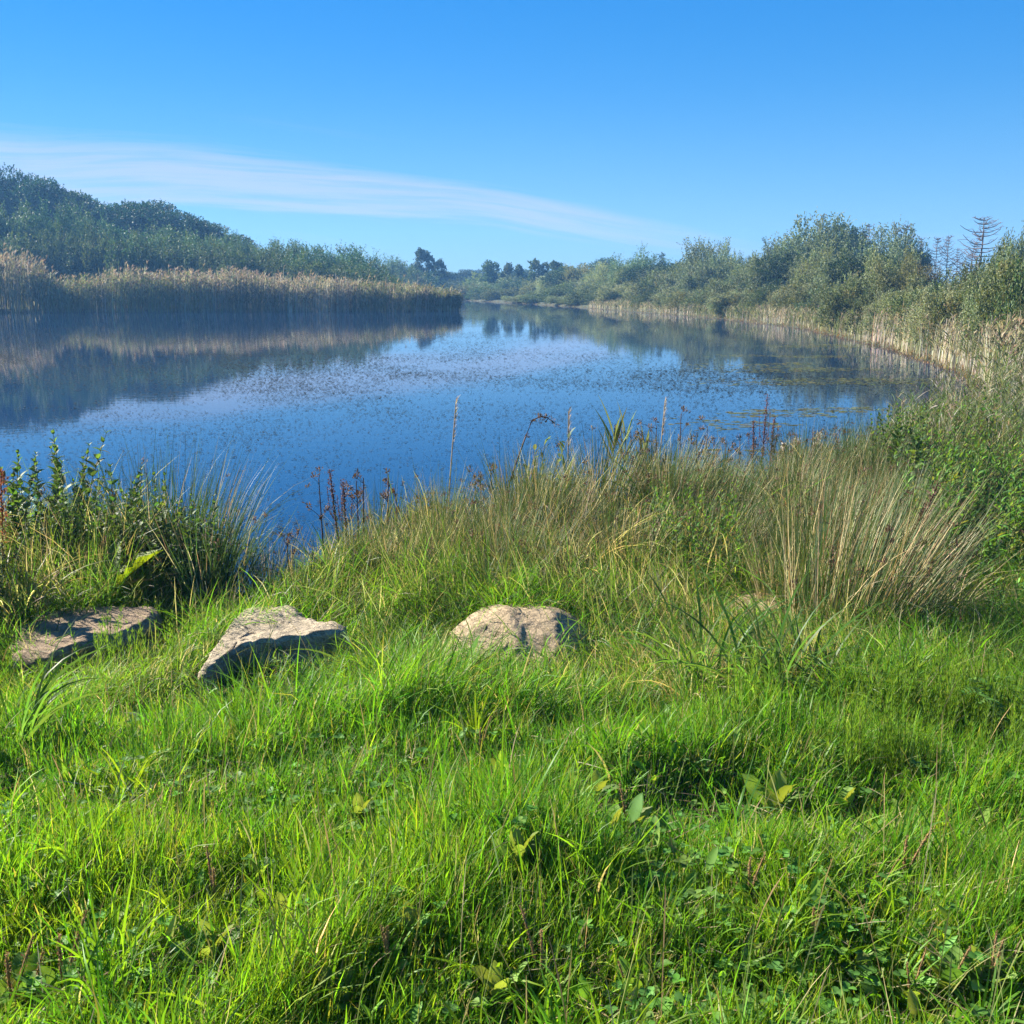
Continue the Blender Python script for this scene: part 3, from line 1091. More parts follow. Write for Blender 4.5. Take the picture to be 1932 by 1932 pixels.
def right_bed():
    i0 = int(np.where(POND[:, 1] == 19)[0][0])
    i1 = int(np.where(POND[:, 1] == 106)[0][0])
    n = 17000
    x, y = shore_points(i0, i1, n, .0, 4.2)
    px = 966 + x / y * 1932
    hh = np.interp(y, [15, 25, 37, 48, 60, 80, 106], [1.05, 1.05, 1.0, .82, .66, .55, .45]) * np.exp(rng.normal(0, .14, n))
    gsel = np.clip(.45 + (vnoise(x * .5, y * .25, 21) - .5) * 1.2, 0, 1)
    isg = rng.uniform(0, 1, n) < gsel
    cs = np.where(isg[:, None], pick([(.17, .19, .07), (.24, .23, .11)], [1, 1], n), pick(STRAW, [3, 2, 3, 1], n))
    cl = np.where(isg[:, None], pick(GREENR, [1, 1, 1], n), pick([(.38, .32, .20), (.30, .26, .15), (.16, .18, .07)], [2, 1, 2], n))
    reeds('reeds', x, y, hh, cs, cl, np.full(n, .35), 'pale reed fringe curving along the right bank', lw=.028, sw=.02, leaf_n=3, leafl=.38)
    # ochre sedge line at the foot of the reeds
    n = 5000
    x, y = shore_points(i0 - 1, i1 + 2, n, -.25, .3)
    z = np.maximum(height(x, y), ZW - .05)
    g = Geo()
    blades(g, np.stack([x, y, z], -1), uni(-3.14, 3.14, n), uni(.08, .26, n), uni(.1, .7, n), uni(.2, 1.2, n), uni(.012, .03, n),
           pick([(.24, .15, .07), (.18, .12, .06), (.20, .16, .05), (.12, .12, .04)], [2, 2, 1, 1], n), n=3)
    tag(g.build('sedge', M_DRY), 'low ochre sedge at the water edge of the right bank', 'sedge', kind='stuff')


left_bed()
right_bed()

# ------------------------------------------------------------------ floating leaves
def pondweed():
    g = Geo()
    ptsx, ptsy = [], []
    for (y0, y1, n) in ((6.8, 12, 12000), (12, 20, 38000), (20, 34, 76000), (34, 60, 60000), (60, 95, 22000), (95, 150, 8000)):
        y = uni(y0, y1, n)
        x = uni(-.62, .55, n) * y
        ptsx.append(x)
        ptsy.append(y)
    x = np.concatenate(ptsx)
    y = np.concatenate(ptsy)
    sd = pond_sd(x, y)
    px = 966 + x / y * 1932
    cl = fbm(x * .55, y * .35, 31)
    lane = fbm(x * .10, y * .05 + x * .03, 35)
    dens = .30 + 1.1 * (cl - .45)
    dens += .35 * sstep(700, 1200, px) * sstep(34, 16, y)
    # open lanes of clear water
    dens *= np.where((lane > .60), .15, 1)
    cy = 22.3 - .006 * (px - 800)
    dens *= 1 - .93 * np.exp(-((y - cy) / (1.5)) ** 2) * sstep(600, 800, px) * sstep(1500, 1000, px)
    dens *= sstep(6.6, 9.5, y) * .75 + .12
    dens = np.where((y > 21) & (y < 48), dens * 1.35 + .12, dens)
    dens = np.where(y > 55, dens * .6 * (lane > .45), dens)
    dens *= 1 - .85 * sstep(.62, .78, px / 1932) * sstep(14, 11.5, y) 
    dens *= 1 - .78 * sstep(900, 1050, px) * sstep(24, 30, y)
    dens *= .65 + 1.0 * sstep(.40, .60, fbm(x * .22 + 9, y * .16, 38))
    keep = (rng.uniform(0, 1, len(x)) < dens) & (sd < -.2)
    x, y = x[keep], y[keep]
    n = len(x)
    r = uni(.011, .029, n) * np.clip(y / 16, .8, 1.7)
    asp = uni(.4, .62, n)
    a = uni(0, 6.28, n)
    tl = rng.normal(0, .10, (n, 2))
    th = np.arange(6) / 6 * 2 * np.pi
    lx, ly = np.cos(th)[None] * r[:, None], np.sin(th)[None] * (r * asp)[:, None]
    vx = x[:, None] + lx * np.cos(a)[:, None] - ly * np.sin(a)[:, None]
    vy = y[:, None] + lx * np.sin(a)[:, None] + ly * np.cos(a)[:, None]
    vz = ZW + .006 + np.abs(lx * tl[:, :1] + ly * tl[:, 1:]) + uni(0, .004, n)[:, None]
    V = np.stack([vx, vy, vz], -1).reshape(-1, 3)
    c = np.repeat(pick([(.016, .022, .016), (.024, .028, .018), (.05, .04, .02), (.014, .020, .018)], [3, 2, .6, 2], n), 6, 0)
    b = (np.arange(n) * 6)[:, None]
    g.add(V, c, quads=np.concatenate([b + np.array([[0, 1, 2, 3]]), b + np.array([[0, 3, 4, 5]])]))
    tag(g.build('pondweed', M_LEAF, smooth=False), 'small dark oval leaves floating over the open pond', 'pondweed', kind='stuff')
    # yellow green algae drifts on the right
    g = Geo()
    n = 15000
    y = uni(13, 44, n)
    px = uni(1180, 1800, n)
    x = (px - 966) / 1932 * y
    f = fbm(x * .16, y * .55, 51, 4)
    sel = (f > .53) & (pond_sd(x, y) < -.25) & (rng.uniform(0, 1, n) < sstep(1250, 1480, px) * np.where(y < 15.5, .3, 1))
    x, y = x[sel], y[sel]
    n = len(x)
    r = uni(.03, .10, n)
    asp = uni(.2, .5, n)
    a = rng.normal(0, .3, n)
    k = 7
    th = np.arange(k) / k * 2 * np.pi
    rr = r[:, None] * uni(.7, 1.2, (n * k)).reshape(n, k)
    lx, ly = np.cos(th)[None] * rr, np.sin(th)[None] * rr * asp[:, None]
    vx = x[:, None] + lx * np.cos(a)[:, None] - ly * np.sin(a)[:, None]
    vy = y[:, None] + lx * np.sin(a)[:, None] + ly * np.cos(a)[:, None]
    V = np.stack([vx, vy, np.full_like(vx, ZW + .003) + uni(0, .003, n)[:, None]], -1).reshape(-1, 3)
    c = np.repeat(pick([(.15, .16, .05), (.12, .14, .05), (.18, .17, .06)], [1, 1, 1], n), k, 0)
    b = (np.arange(n) * k)[:, None]
    g.add(V, c, quads=np.concatenate([b + np.array([[0, 1, 2, 3]]), b + np.array([[0, 3, 4, 5]])]), tris=b + np.array([[0, 5, 6]]))
    tag(g.build('algae', M_LEAF, smooth=False), 'yellow green algae drifting in streaks near the right bank', 'algae', kind='stuff')


pondweed()

# ------------------------------------------------------------------ stones
def stone(name, outline_px, top, centre_px, depth, label, seed, tilt=(0, 0), peak=None, colr=(1, 1, 1), steps=.03, rough=.02, toe=.06):
    """A block of layered sandstone: plan outline, a terraced top and broken sides."""
    r2 = np.random.default_rng(seed)
    pts = np.array([at_z(px, py, top)[:2] for px, py in outline_px])
    cx, cy, _ = at_z(centre_px[0], centre_px[1], top)
    th = np.linspace(0, 2 * np.pi, 160, endpoint=False)
    pa = np.arctan2(pts[:, 1] - cy, pts[:, 0] - cx)
    # ray against polygon for the plan radius
    rad = np.zeros(len(th))
    for i, t in enumerate(th):
        d = np.array([math.cos(t), math.sin(t)])
        best = .05
        for k in range(len(pts)):
            a = pts[k] - (cx, cy)
            b = pts[(k + 1) % len(pts)] - (cx, cy)
            e = b - a
            den = d[0] * e[1] - d[1] * e[0]
            if abs(den) < 1e-9:
                continue
            s = (a[0] * e[1] - a[1] * e[0]) / den
            u = (a[0] * d[1] - a[1] * d[0]) / den
            if s > 0 and -.001 <= u <= 1.001:
                best = max(best, s)
        rad[i] = best
    rad = rad * (1 + .03 * np.sin(th * 9 + seed) + r2.normal(0, .012, len(th)))
    nr = 34
    rows = []
    for j in range(1, nr + 1):
        f = (j / nr) ** .85
        rows.append((f, 0.0))
    for j in range(1, 15):
        rows.append((1 + toe * (j / 14) + .012, -depth * (j / 14)))
    V = [(0, 0, 0)]
    for f, dz in rows:
        x, y = rad * f * np.cos(th), rad * f * np.sin(th)
        z = np.full_like(x, dz)
        if dz == 0:
            q = fbm(x * 4 + seed, y * 5, seed, 4)
            z = z + np.floor((q + x * .35) * 7) / 7 * steps * 2 + (fbm(x * 16, y * 22, seed + 3, 3) - .5) * rough
            z = z - .02 * sstep(.9, 1.0, f)
        else:
            # horizontal layers stand out and step back
            lay = vnoise(np.full_like(x, dz * 26), th * 1.4, seed + 9) - .5
            blk = fbm(th * 3.2, np.full_like(th, dz * 7), seed + 5, 3) - .5
            m = 1 + .10 * lay / np.maximum(rad, .15) * .5 + .16 * blk
            x, y = x * m, y * m
            z = z - .02 + np.floor(fbm(rad * np.cos(th) * 4 + seed, rad * np.sin(th) * 5, seed, 4) * 7) / 7 * steps * (1 + dz / depth)
        z = z + x * tilt[0] + y * tilt[1]
        if peak is not None:
            z = z + peak(x, y) * (1 if dz == 0 else max(0, 1 + dz / depth * 1.0))
        V += list(zip(x, y, z))
    V = np.array(V)
    V[0, 2] = V[1:161, 2].mean()
    m = len(th)
    q = []
    for j in range(len(rows) - 1):
        for i in range(m):
            a = 1 + j * m + i
            b = 1 + j * m + (i + 1) % m
            q.append((a, a + m, b + m, b))
    tr = [(0, 1 + i, 1 + (i + 1) % m) for i in range(m)]
    g = Geo()
    g.add(V, (.4, .35, .25), quads=q, tris=tr)
    o = g.build(name, M_STONE, smooth=False, loc=(cx, cy, top))
    o.color = (*colr, 1)
    return tag(o, label, 'stone', 'sandstone blocks set in the bank')


stone('sandstone_block', [(20, 1238), (32, 1180), (62, 1158), (120, 1147), (210, 1142), (288, 1145), (304, 1158), (262, 1186), (210, 1206), (150, 1222), (90, 1244)],
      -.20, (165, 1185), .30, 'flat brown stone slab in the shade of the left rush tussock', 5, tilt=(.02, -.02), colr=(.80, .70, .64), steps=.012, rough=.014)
stone('sandstone_block', [(365, 1266), (396, 1232), (436, 1174), (472, 1149), (512, 1142), (556, 1150), (590, 1176), (654, 1190), (642, 1199), (585, 1207), (540, 1210), (476, 1220), (430, 1236), (392, 1262)],
      -.15, (480, 1196), .34, 'pale grey triangular flat topped stone in the middle of three', 2, tilt=(.02, .03), steps=.022, rough=.02, toe=.02)


def pk(x, y):
    ridge = np.exp(-((x + .03 + .25 * (y)) / .05) ** 2) * .025
    return .05 * np.exp(-((x + .02) / .20) ** 2 - ((y - .02) / .2) ** 2) + .05 * np.exp(-((x - .2) / .14) ** 2 - (y / .2) ** 2) + ridge * (np.abs(y) < .2) - .05 * sstep(.18, .38, np.abs(x)) - .11 * sstep(.10, -.36, y)


stone('sandstone_block', [(836, 1200), (850, 1174), (906, 1150), (968, 1138), (1058, 1142), (1112, 1164), (1118, 1200), (1060, 1226), (960, 1234), (880, 1222)],
      -.15, (972, 1184), .30, 'humped beige stone with a ridge, rightmost of the three', 8, peak=pk, colr=(1.0, .93, .84), steps=.012, rough=.018)
stone('sandstone_block', [(1372, 1142), (1400, 1122), (1440, 1118), (1482, 1128), (1490, 1146), (1440, 1156), (1390, 1154)],
      -.20, (1430, 1136), .22, 'pinkish stone top almost buried in grass left of the straw tussock', 12, colr=(.98, .90, .80), steps=.008, rough=.014)

# ------------------------------------------------------------------ lawn
def pos(px, py, dz=0.0):
    """World point on the ground seen at a picture position (marching down the ray)."""
    r = ray(px, py)
    lo = 1.0
    for s in np.arange(1.2, 40, .02):
        x, y, z = r[0] * s, r[1] * s, CAM_Z + r[2] * s
        if y < 16 and z < gz_fast(x, y):
            return (x, y, gz_fast(x, y) + dz)
        if z < ZW:
            return (x, y, ZW + dz)
    return (x, y, z)


_hx = np.arange(-9, 12, .05)
_hy = np.arange(0, 16.2, .05)
_HX, _HY = np.meshgrid(_hx, _hy)
_HG = height(_HX, _HY)


def gz_fast(x, y):
    i = int(min(max((y - _hy[0]) / .05, 0), len(_hy) - 2))
    j = int(min(max((x - _hx[0]) / .05, 0), len(_hx) - 2))
    return float(_HG[i, j])


PLANTAINS = ((1460, 1545, 1, 1.15, 'plantain with the palest upright leaf, right of the lawn centre'), (1590, 1545, 3, .8, 'plantain with a single pale oval leaf right of the palest one'), (1120, 1530, 1, .9, 'pale plantain above the lawn centre'),
          (1185, 1590, 0, 1.0, 'bright plantain with tall leaves right of the lawn centre'), (1150, 1600, 3, .9, 'plantain with a pointed leaf beside the bright one'), (945, 1480, 1, .7, 'small pale plantain up the lawn near the dock'),
          (780, 1800, 3, .8, 'plantain with an upright leaf left of the lawn centre'), (680, 1560, 1, .7, 'plantain tucked in grass left of the centre'), (935, 1905, 1, .85, 'wide plantain at the bottom centre'),
          (1420, 1870, 3, .7, 'plantain with a round leaf at the bottom right of centre'), (1635, 1890, 1, .75, 'plantain with upright leaves at the bottom right'), (1785, 1890, 0, .85, 'spreading plantain at the bottom right'),
          (1715, 1910, 2, .75, 'plantain with short spikes at the bottom right'), (645, 1925, 1, .9, 'plantain with a pointed leaf at the bottom edge'), (60, 1905, 0, .85, 'leafy plantain in the bottom left corner'),
          (400, 1845, 1, .9, 'dark plantain in shade at the lower left'), (490, 1680, 3, .7, 'plantain half hidden in the left lawn'), (1190, 1905, 0, .8, 'plantain with yellowish leaves at the bottom'),
          (120, 1890, 4, 1.2, 'pair of brown plantain spikes at the lower left'), (25, 1925, 4, 1.2, 'brown plantain spikes in the bottom left corner'), (1022, 1880, 4, 1.15, 'brown plantain spikes left of the bottom centre'),
          (1700, 1680, 4, 1.15, 'tall leaning brown plantain spike at the right'), 
          (1410, 1720, 4, 1.0, 'thin brown plantain spikes right of the centre'), (408, 1740, 4, 1.0, 'tall plantain spikes in the left lawn'),
          (735, 1850, 4, .9, 'plantain spikes left of the bottom centre'), 
          (905, 1440, 4, .9, 'plantain spikes standing below the dock'), (1865, 1880, 2, .9, 'plantain with dark spikes near the bottom right corner'),
          (1530, 1800, 4, .9, 'plantain spikes in the right lawn'), (545, 1770, 1, .8, 'plantain leaves in the lower left lawn'), (980, 1640, 1, .8, 'broad plantain in the middle of the lawn'))
PLANTAIN_XY = [pos(a[0], a[1])[:2] for a in PLANTAINS]

LAWN = [(.100, .235, .012), (.132, .265, .013), (.070, .19, .014), (.18, .285, .014), (.088, .215, .024)]
DRYC = [(.33, .28, .16), (.26, .21, .11), (.40, .35, .22)]


def stone_free(x, y):
    k = np.ones(len(x), bool)
    for cx, cy, rx, ry in ((-2.07, 5.0, .40, .30), (-1.15, 4.72, .30, .24), (.02, 4.92, .32, .14), (1.32, 5.45, .2, .14)):
        k &= ((x - cx) / rx) ** 2 + ((y - cy) / ry) ** 2 > 1
    return k


def low_zone(x, y):
    """1 where the grass stays short: just before the stones, round the plantains, at the water gap."""
    f = np.exp(-((x + 1.08) / .42) ** 4 - ((y - 4.15) / .45) ** 4) + .45 * np.exp(-((x + 1.95) / .5) ** 4 - ((y - 4.35) / .5) ** 4) + .36 * np.exp(-((x + .04) / .46) ** 4 - ((y - 4.4) / .42) ** 4)
    f = f + np.exp(-((x + 1.75) / .42) ** 4 - ((y - 6.3) / 1.0) ** 4)
    f = f + .62 * np.exp(-((x - 1.32) / .24) ** 4 - ((y - 5.05) / .45) ** 4)
    for (a, b) in PLANTAIN_XY:
        f = f + .5 * np.exp(-((x - a) ** 2 + (y - b + .05) ** 2) / .007)
    return np.clip(f, 0, 1)


def lawn():
    g = Geo()
    n = 330000
    u = rng.uniform(0, 1, n)
    # more blades per square metre close to the camera
    y = 1.25 * (6.4 / 1.25) ** (u ** .9)
    x = uni(-1, 1, n) * (.72 * y + .9)
    k = stone_free(x, y) & (pond_sd(x, y) > .15)
    x, y = x[k], y[k]
    n = len(x)
    z = height(x, y)
    cl = fbm(x * 2.2, y * 2.2, 61)
    fine = fbm(x * 7, y * 7, 67, 2)
    tall = sstep(3.3, 4.6, y + (cl - .5) * 1.5)
    Lh = (.035 + .24 * np.clip(cl - .18, 0, 1) ** 1.7 + .06 * fine) * np.exp(rng.normal(0, .3, n)) * (1 + .9 * tall)
    Lh = np.clip(Lh, .03, .42)
    Lh *= 1 - .70 * low_zone(x, y)
    flow = fbm(x * .7, y * .7, 71) * 9 + fbm(x * 3, y * 3, 73, 2) * 3
    azb = flow + rng.normal(0, 1.1, n)
    lean = np.abs(rng.normal(.18, .22, n)) + .25 * tall * rng.uniform(0, 1, n)
    bend = np.abs(rng.normal(.5, .5, n)) + .5 * tall
    wide = rng.uniform(0, 1, n) < .16
    w = np.where(wide, uni(.0045, .0075, n), uni(.0020, .0038, n)) * (1 + .10 * (y - 2).clip(0))
    col = pick(LAWN, [3, 3, 3, 1.2, 1.5], n, .2, .08)
    yel = sstep(.52, .75, fbm(x * 1.4, y * 1.4, 77))[:, None]
    col = col * (1 + yel * np.array([.35, .12, -.1]))
    d = rng.uniform(0, 1, n) < .035 + .05 * sstep(.55, .75, fine)
    col[d] = pick(DRYC, [2, 2, 1], d.sum())
    tip = col * 1.05
    ty = rng.uniform(0, 1, n) < .12
    tip[ty] = pick([(.28, .22, .06)], [1], ty.sum())
    blades(g, np.stack([x, y, z - .005], -1), azb, Lh, lean, bend, w, col, tip, n=4, curl=rng.normal(0, .5, n))
    # broad bladed clumps
    nc = 620
    cyy = 1.5 * (6.2 / 1.5) ** uni(0, 1, nc)
    cxx = uni(-1, 1, nc) * (.66 * cyy + .6)
    kk = stone_free(cxx, cyy) & (rng.uniform(0, 1, nc) < .25 + fbm(cxx * 1.3, cyy * 1.3, 95))
    cxx, cyy = cxx[kk], cyy[kk]
    m = 26
    n = len(cxx) * m
    sz = np.repeat(uni(.6, 1.25, len(cxx)), m)
    a = uni(0, 6.28, n)
    x = np.repeat(cxx, m) + np.cos(a) * .025 * uni(0, 1, n)
    y = np.repeat(cyy, m) + np.sin(a) * .025 * uni(0, 1, n)
    lz = 1 - .6 * low_zone(x, y)
    ccol = np.repeat(pick(LAWN, [2, 3, 1, 3, 1], len(cxx), .12), m, 0) * np.exp(rng.normal(0, .12, (n, 1)))
    wind = np.repeat(rng.normal(0, .5, len(cxx)), m)
    blades(g, np.stack([x, y, height(x, y) - .005], -1), a + wind, uni(.10, .24, n) * sz * lz, uni(.05, .6, n), uni(.4, 1.5, n), uni(.0035, .0065, n) * sz, ccol, n=6, curl=rng.normal(0, .3, n))
    tag(g.build('grass', M_GRASS), 'bright green uncut lawn grass filling the foreground', 'grass', kind='stuff')

    # dead thatch lying low between the blades
    g = Geo()
    n = 34000
    y = 1.3 * (6.0 / 1.3) ** uni(0, 1, n)
    x = uni(-1, 1, n) * (.7 * y + .8)
    k = stone_free(x, y) & (rng.uniform(0, 1, n) < .25 + sstep(.5, .7, fbm(x * 3, y * 3, 81)))
    x, y = x[k], y[k]
    n = len(x)
    blades(g, np.stack([x, y, height(x, y) + uni(.005, .05, n)], -1), uni(0, 6.28, n), uni(.05, .16, n), uni(1.0, 1.55, n), uni(-.2, .3, n), uni(.0015, .0035, n),
           pick(DRYC + [(.16, .12, .05)], [2, 2, 1, 2], n), n=3)
    tag(g.build('thatch', M_DRY), 'dead straw coloured blades lying low in the lawn', 'dry grass', kind='stuff')

    # clover and other small round leaves
    g = Geo()
    n = 9000
    y = 1.3 * (4.6 / 1.3) ** (uni(0, 1, n) ** 1.3)
    x = uni(-1, 1, n) * (.7 * y + .7)
    k = rng.uniform(0, 1, n) < sstep(.46, .66, fbm(x * 2.0, y * 2.0, 91)) * sstep(4.4, 2.4, y) + .10
    x, y = x[k], y[k]
    n = len(x)
    hh = uni(.03, .095, n)
    top = np.stack([x, y, height(x, y) + hh], -1)
    blades(g, top - np.stack([uni(-.01, .01, n), uni(-.01, .01, n), hh], -1), uni(0, 6.28, n), hh, .05, .1, .0014, (.09, .15, .03), n=2, prof=[1, 1, 1])
    a0 = uni(0, 6.28, n)
    c = pick([(.09, .21, .03), (.075, .18, .03), (.12, .23, .035)], [2, 2, 1], n, .15)
    s = uni(.011, .022, n)
    for j in range(3):
        broad(g, top, a0 + j * 2.094, s, 1.25, .25, s * .95, c, n=4, fold=.3, prof=[.1, .75, 1, .85, .25])
    n = 2200
    y = 1.4 * (4.6 / 1.4) ** uni(0, 1, n)
    x = uni(-1, 1, n) * (.7 * y + .6)
    k = rng.uniform(0, 1, n) < .25 + sstep(.45, .65, fbm(x * 2.4, y * 2.4, 93))
    x, y = x[k], y[k]
    n = len(x)
    broad(g, np.stack([x, y, height(x, y) + uni(.02, .06, n)], -1), uni(0, 6.28, n), uni(.03, .075, n), uni(.1, 1.1, n), uni(0, .9, n), uni(.012, .03, n),
          pick([(.13, .25, .035), (.10, .21, .03), (.19, .28, .05)], [2, 2, 1], n), n=5, fold=.3)
    tag(g.build('clover', M_LEAF), 'small clover and round weed leaves low in the foreground lawn', 'clover', kind='stuff')

    # fine upright seed stalks
    g = Geo()
    n = 900
    y = 1.5 * (5.5 / 1.5) ** uni(0, 1, n)
    x = uni(-1, 1, n) * (.7 * y + .6)
    k = stone_free(x, y)
    x, y = x[k], y[k]
    n = len(x)
    blades(g, np.stack([x, y, height(x, y)], -1), uni(0, 6.28, n), uni(.16, .36, n), np.abs(rng.normal(0, .2, n)), np.abs(rng.normal(.3, .3, n)), uni(.0018, .0026, n),
           pick([(.20, .22, .06), (.30, .25, .12), (.12, .17, .05)], [1, 1, 1], n), n=5, prof=[1, .9, .8, .8, 1.4, .4])
    tag(g.build('grass_stalks', M_DRY), 'thin flowering grass stalks standing above the lawn', 'grass', kind='stuff')


lawn()


def long_grass():
    """Longer grass: around the stones and over the whole bank up to the water."""
    g = Geo()
    n = 120000
    y = uni(3.9, 13, n) ** 1.0
    y = 3.9 * (13 / 3.9) ** uni(0, 1, n)
    x = uni(-1, 1, n) * (.66 * y + .8)
    sd = pond_sd(x, y)
    k = stone_free(x, y) & (sd > .02)
    # keep the grass low right in front of the stones
    x, y, sd = x[k], y[k], sd[k]
    n = len(x)
    z = height(x, y)
    cl = fbm(x * 1.8, y * 1.8, 101)
    H = (.15 + .34 * cl) * np.exp(rng.normal(0, .25, n)) * (.65 + .55 * sstep(4.4, 6.0, y))
    front = np.exp(-((x + 1.1) / .5) ** 2 - ((y - 4.25) / .25) ** 2) + np.exp(-((x + 2.0) / .5) ** 2 - ((y - 4.45) / .25) ** 2) + np.exp(-((x - .02) / .4) ** 2 - ((y - 4.55) / .22) ** 2)
    H *= 1 - .78 * low_zone(x, y)
    thick = sstep(.30, .38, x / y) * sstep(4.6, 5.4, y)
    keep = rng.uniform(0, 1, n) > .7 * thick
    flow = fbm(x * .6, y * .6, 103) * 8
    straw = np.clip(.14 + .5 * sstep(-.3, 1.5, x) * sstep(.4, .6, fbm(x * 1.1, y * 1.1, 105)) + .15 * sstep(5.5, 7, y), 0, .65)
    col = pick([(.092, .185, .016), (.130, .22, .018), (.065, .14, .02), (.120, .165, .035)], [3, 2, 3, 2], n)
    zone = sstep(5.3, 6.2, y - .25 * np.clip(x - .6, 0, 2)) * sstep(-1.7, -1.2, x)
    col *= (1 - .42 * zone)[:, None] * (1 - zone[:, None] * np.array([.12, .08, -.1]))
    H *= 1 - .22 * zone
    s = rng.uniform(0, 1, n) < straw
    col[s] = pick(DRYC + [(.20, .17, .07)], [2, 1, 1, 2], s.sum())
    tip = col.copy()
    ty = rng.uniform(0, 1, n) < .25
    tip[ty] = pick(DRYC, [1, 1, 1], ty.sum())
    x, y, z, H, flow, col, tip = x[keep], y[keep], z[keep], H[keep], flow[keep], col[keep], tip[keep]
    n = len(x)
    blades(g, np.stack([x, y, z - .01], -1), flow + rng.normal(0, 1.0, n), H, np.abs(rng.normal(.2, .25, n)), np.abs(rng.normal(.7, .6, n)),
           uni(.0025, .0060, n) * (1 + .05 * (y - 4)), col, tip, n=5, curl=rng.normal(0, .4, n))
    tag(g.build('long_grass', M_GRASS), 'long tangled green and straw grass covering the bank up to the water', 'grass', kind='stuff')


long_grass()

# ------------------------------------------------------------------ bank plants
RUSHG = [(.060, .105, .030), (.075, .125, .035), (.050, .090, .035), (.09, .13, .035)]
STRAWC = [(.52, .43, .24), (.43, .34, .18), (.58, .50, .31), (.36, .26, .14)]
BROWN = [(.12, .075, .045), (.15, .09, .05), (.09, .06, .04)]


def seed_cluster(g, P, s=.012, k=10, cols=BROWN):
    """Small ragged brown clusters at the given points."""
    P = np.repeat(np.asarray(P, float), k, 0)
    n = len(P)
    blades(g, P + rng.normal(0, s * .45, (n, 3)), uni(0, 6.28, n), uni(.6, 1.4, n) * s, uni(.1, 1.6, n), uni(-.4, .6, n), uni(.25, .5, n) * s, pick(cols, np.ones(len(cols)), n), n=2, prof=[.5, 1, .2])


def tussock_parts(n_green, n_dry, n_seed, rad, H, spread, leanv=(0, 0), wg=.0042, gcols=RUSHG, dcols=STRAWC):
    """Meshes of one rush tussock around the origin."""
    r = {}

    def one(n, cols, hmul, w, bendm):
        a = uni(0, 6.28, n)
        rr = rad * np.sqrt(uni(0, 1, n))
        root = np.stack([rr * np.cos(a), rr * np.sin(a), np.full(n, -.02)], -1)
        az = a + rng.normal(0, .6, n)
        lean = spread * (rr / rad) ** .8 * uni(.4, 1.2, n) + np.abs(rng.normal(0, .07, n))
        vx = np.sin(lean) * np.cos(az) + leanv[0] * uni(.4, 1.3, n)
        vy = np.sin(lean) * np.sin(az) + leanv[1] * uni(.4, 1.3, n)
        az = np.arctan2(vy, vx)
        lean = np.arctan(np.hypot(vx, vy))
        h = H * hmul * np.clip(rng.normal(.82, .16, n), .3, 1.12)
        g = Geo()
        P = blades(g, root, az, h, lean, (np.abs(rng.normal(0, .22, n)) + np.where(uni(0, 1, n) < .13, uni(.8, 2.0, n), 0)) * bendm, w * uni(.7, 1.25, n), pick(cols, np.ones(len(cols)), n), n=5, prof=[1, 1, .9, .75, .5, .1])
        return g, P
    g, P = one(n_green, gcols, 1, wg, 1)
    r['green_stems'] = (g, M_RUSH)
    if n_dry:
        g2, P2 = one(n_dry, dcols, .95, wg * .95, 1.5)
        r['dry_stems'] = (g2, M_DRY)
    if n_seed:
        g3 = r['dry_stems'][0]
        ii = rng.choice(len(P), n_seed, replace=False)
        f = rng.uniform(.6, .95, n_seed)
        k = np.minimum((f * 5).astype(int), 4)
        fr_ = (f * 5 - k)[:, None]
        Q = P[ii, k] * (1 - fr_) + P[ii, k + 1] * fr_
        seed_cluster(g3, Q, .022, 12)
    return r


def make_tussock(name, loc, parts, label, cat, group=None, rz=0.0):
    e = empty(name, loc, label, cat, group, rz)
    for nm, (g, m) in parts.items():
        g.build(nm, m, e)
    return e


# the big tussocks --------------------------------------------------------------
p = pos(1590, 1225)
make_tussock('rush_tussock', (p[0] + .06, p[1] + .1, p[2]), tussock_parts(500, 270, 46, .33, 1.0, .29, leanv=(.22, .0), wg=.0042),
             'large straw coloured rush tussock on the right, widest on the bank', 'rush')
p = pos(300, 1105)
make_tussock('rush_tussock', (p[0], p[1], p[2]), tussock_parts(820, 130, 14, .46, .98, .44, leanv=(.03, -.04), wg=.0048, gcols=[(.055, .11, .040), (.07, .125, .045), (.05, .09, .045)]),
             'big dark green rush tussock behind the shaded left stone slab', 'rush')
p = pos(395, 1120)
make_tussock('rush_tussock', p, tussock_parts(280, 40, 10, .22, .66, .50, leanv=(.10, -.05), wg=.005, gcols=[(.055, .11, .040), (.07, .125, .045)]),
             'dark green rush tussock leaning over the water gap, beside the biggest left one', 'rush')
p = pos(130, 1120)
make_tussock('rush_tussock', p, tussock_parts(260, 90, 8, .35, .62, .5, leanv=(.05, 0), wg=.005),
             'mixed green and straw rush tussock among the nettles on the left', 'rush')

# tussocks along the middle bank
VAR = []
for k in range(5):
    VAR.append(tussock_parts(240 + 40 * (k % 2), [60, 150, 20, 110, 80][k], [22, 10, 26, 8, 16][k], .17, .78, .38, leanv=(.12, -.02), wg=.0046))
_proto = [None] * 5


def tussock_copy(k, loc, s, label, rz):
    if _proto[k] is None:
        e = make_tussock('rush_tussock', loc, VAR[k], label, 'rush', 'rush tussocks along the middle of the bank', rz)
        _proto[k] = e
    else:
        e = copy_tree(_proto[k])
        e.location = loc
        e.rotation_euler = (0, 0, rz)
        e['label'] = label
    e.scale = (s, s, s)
    return e


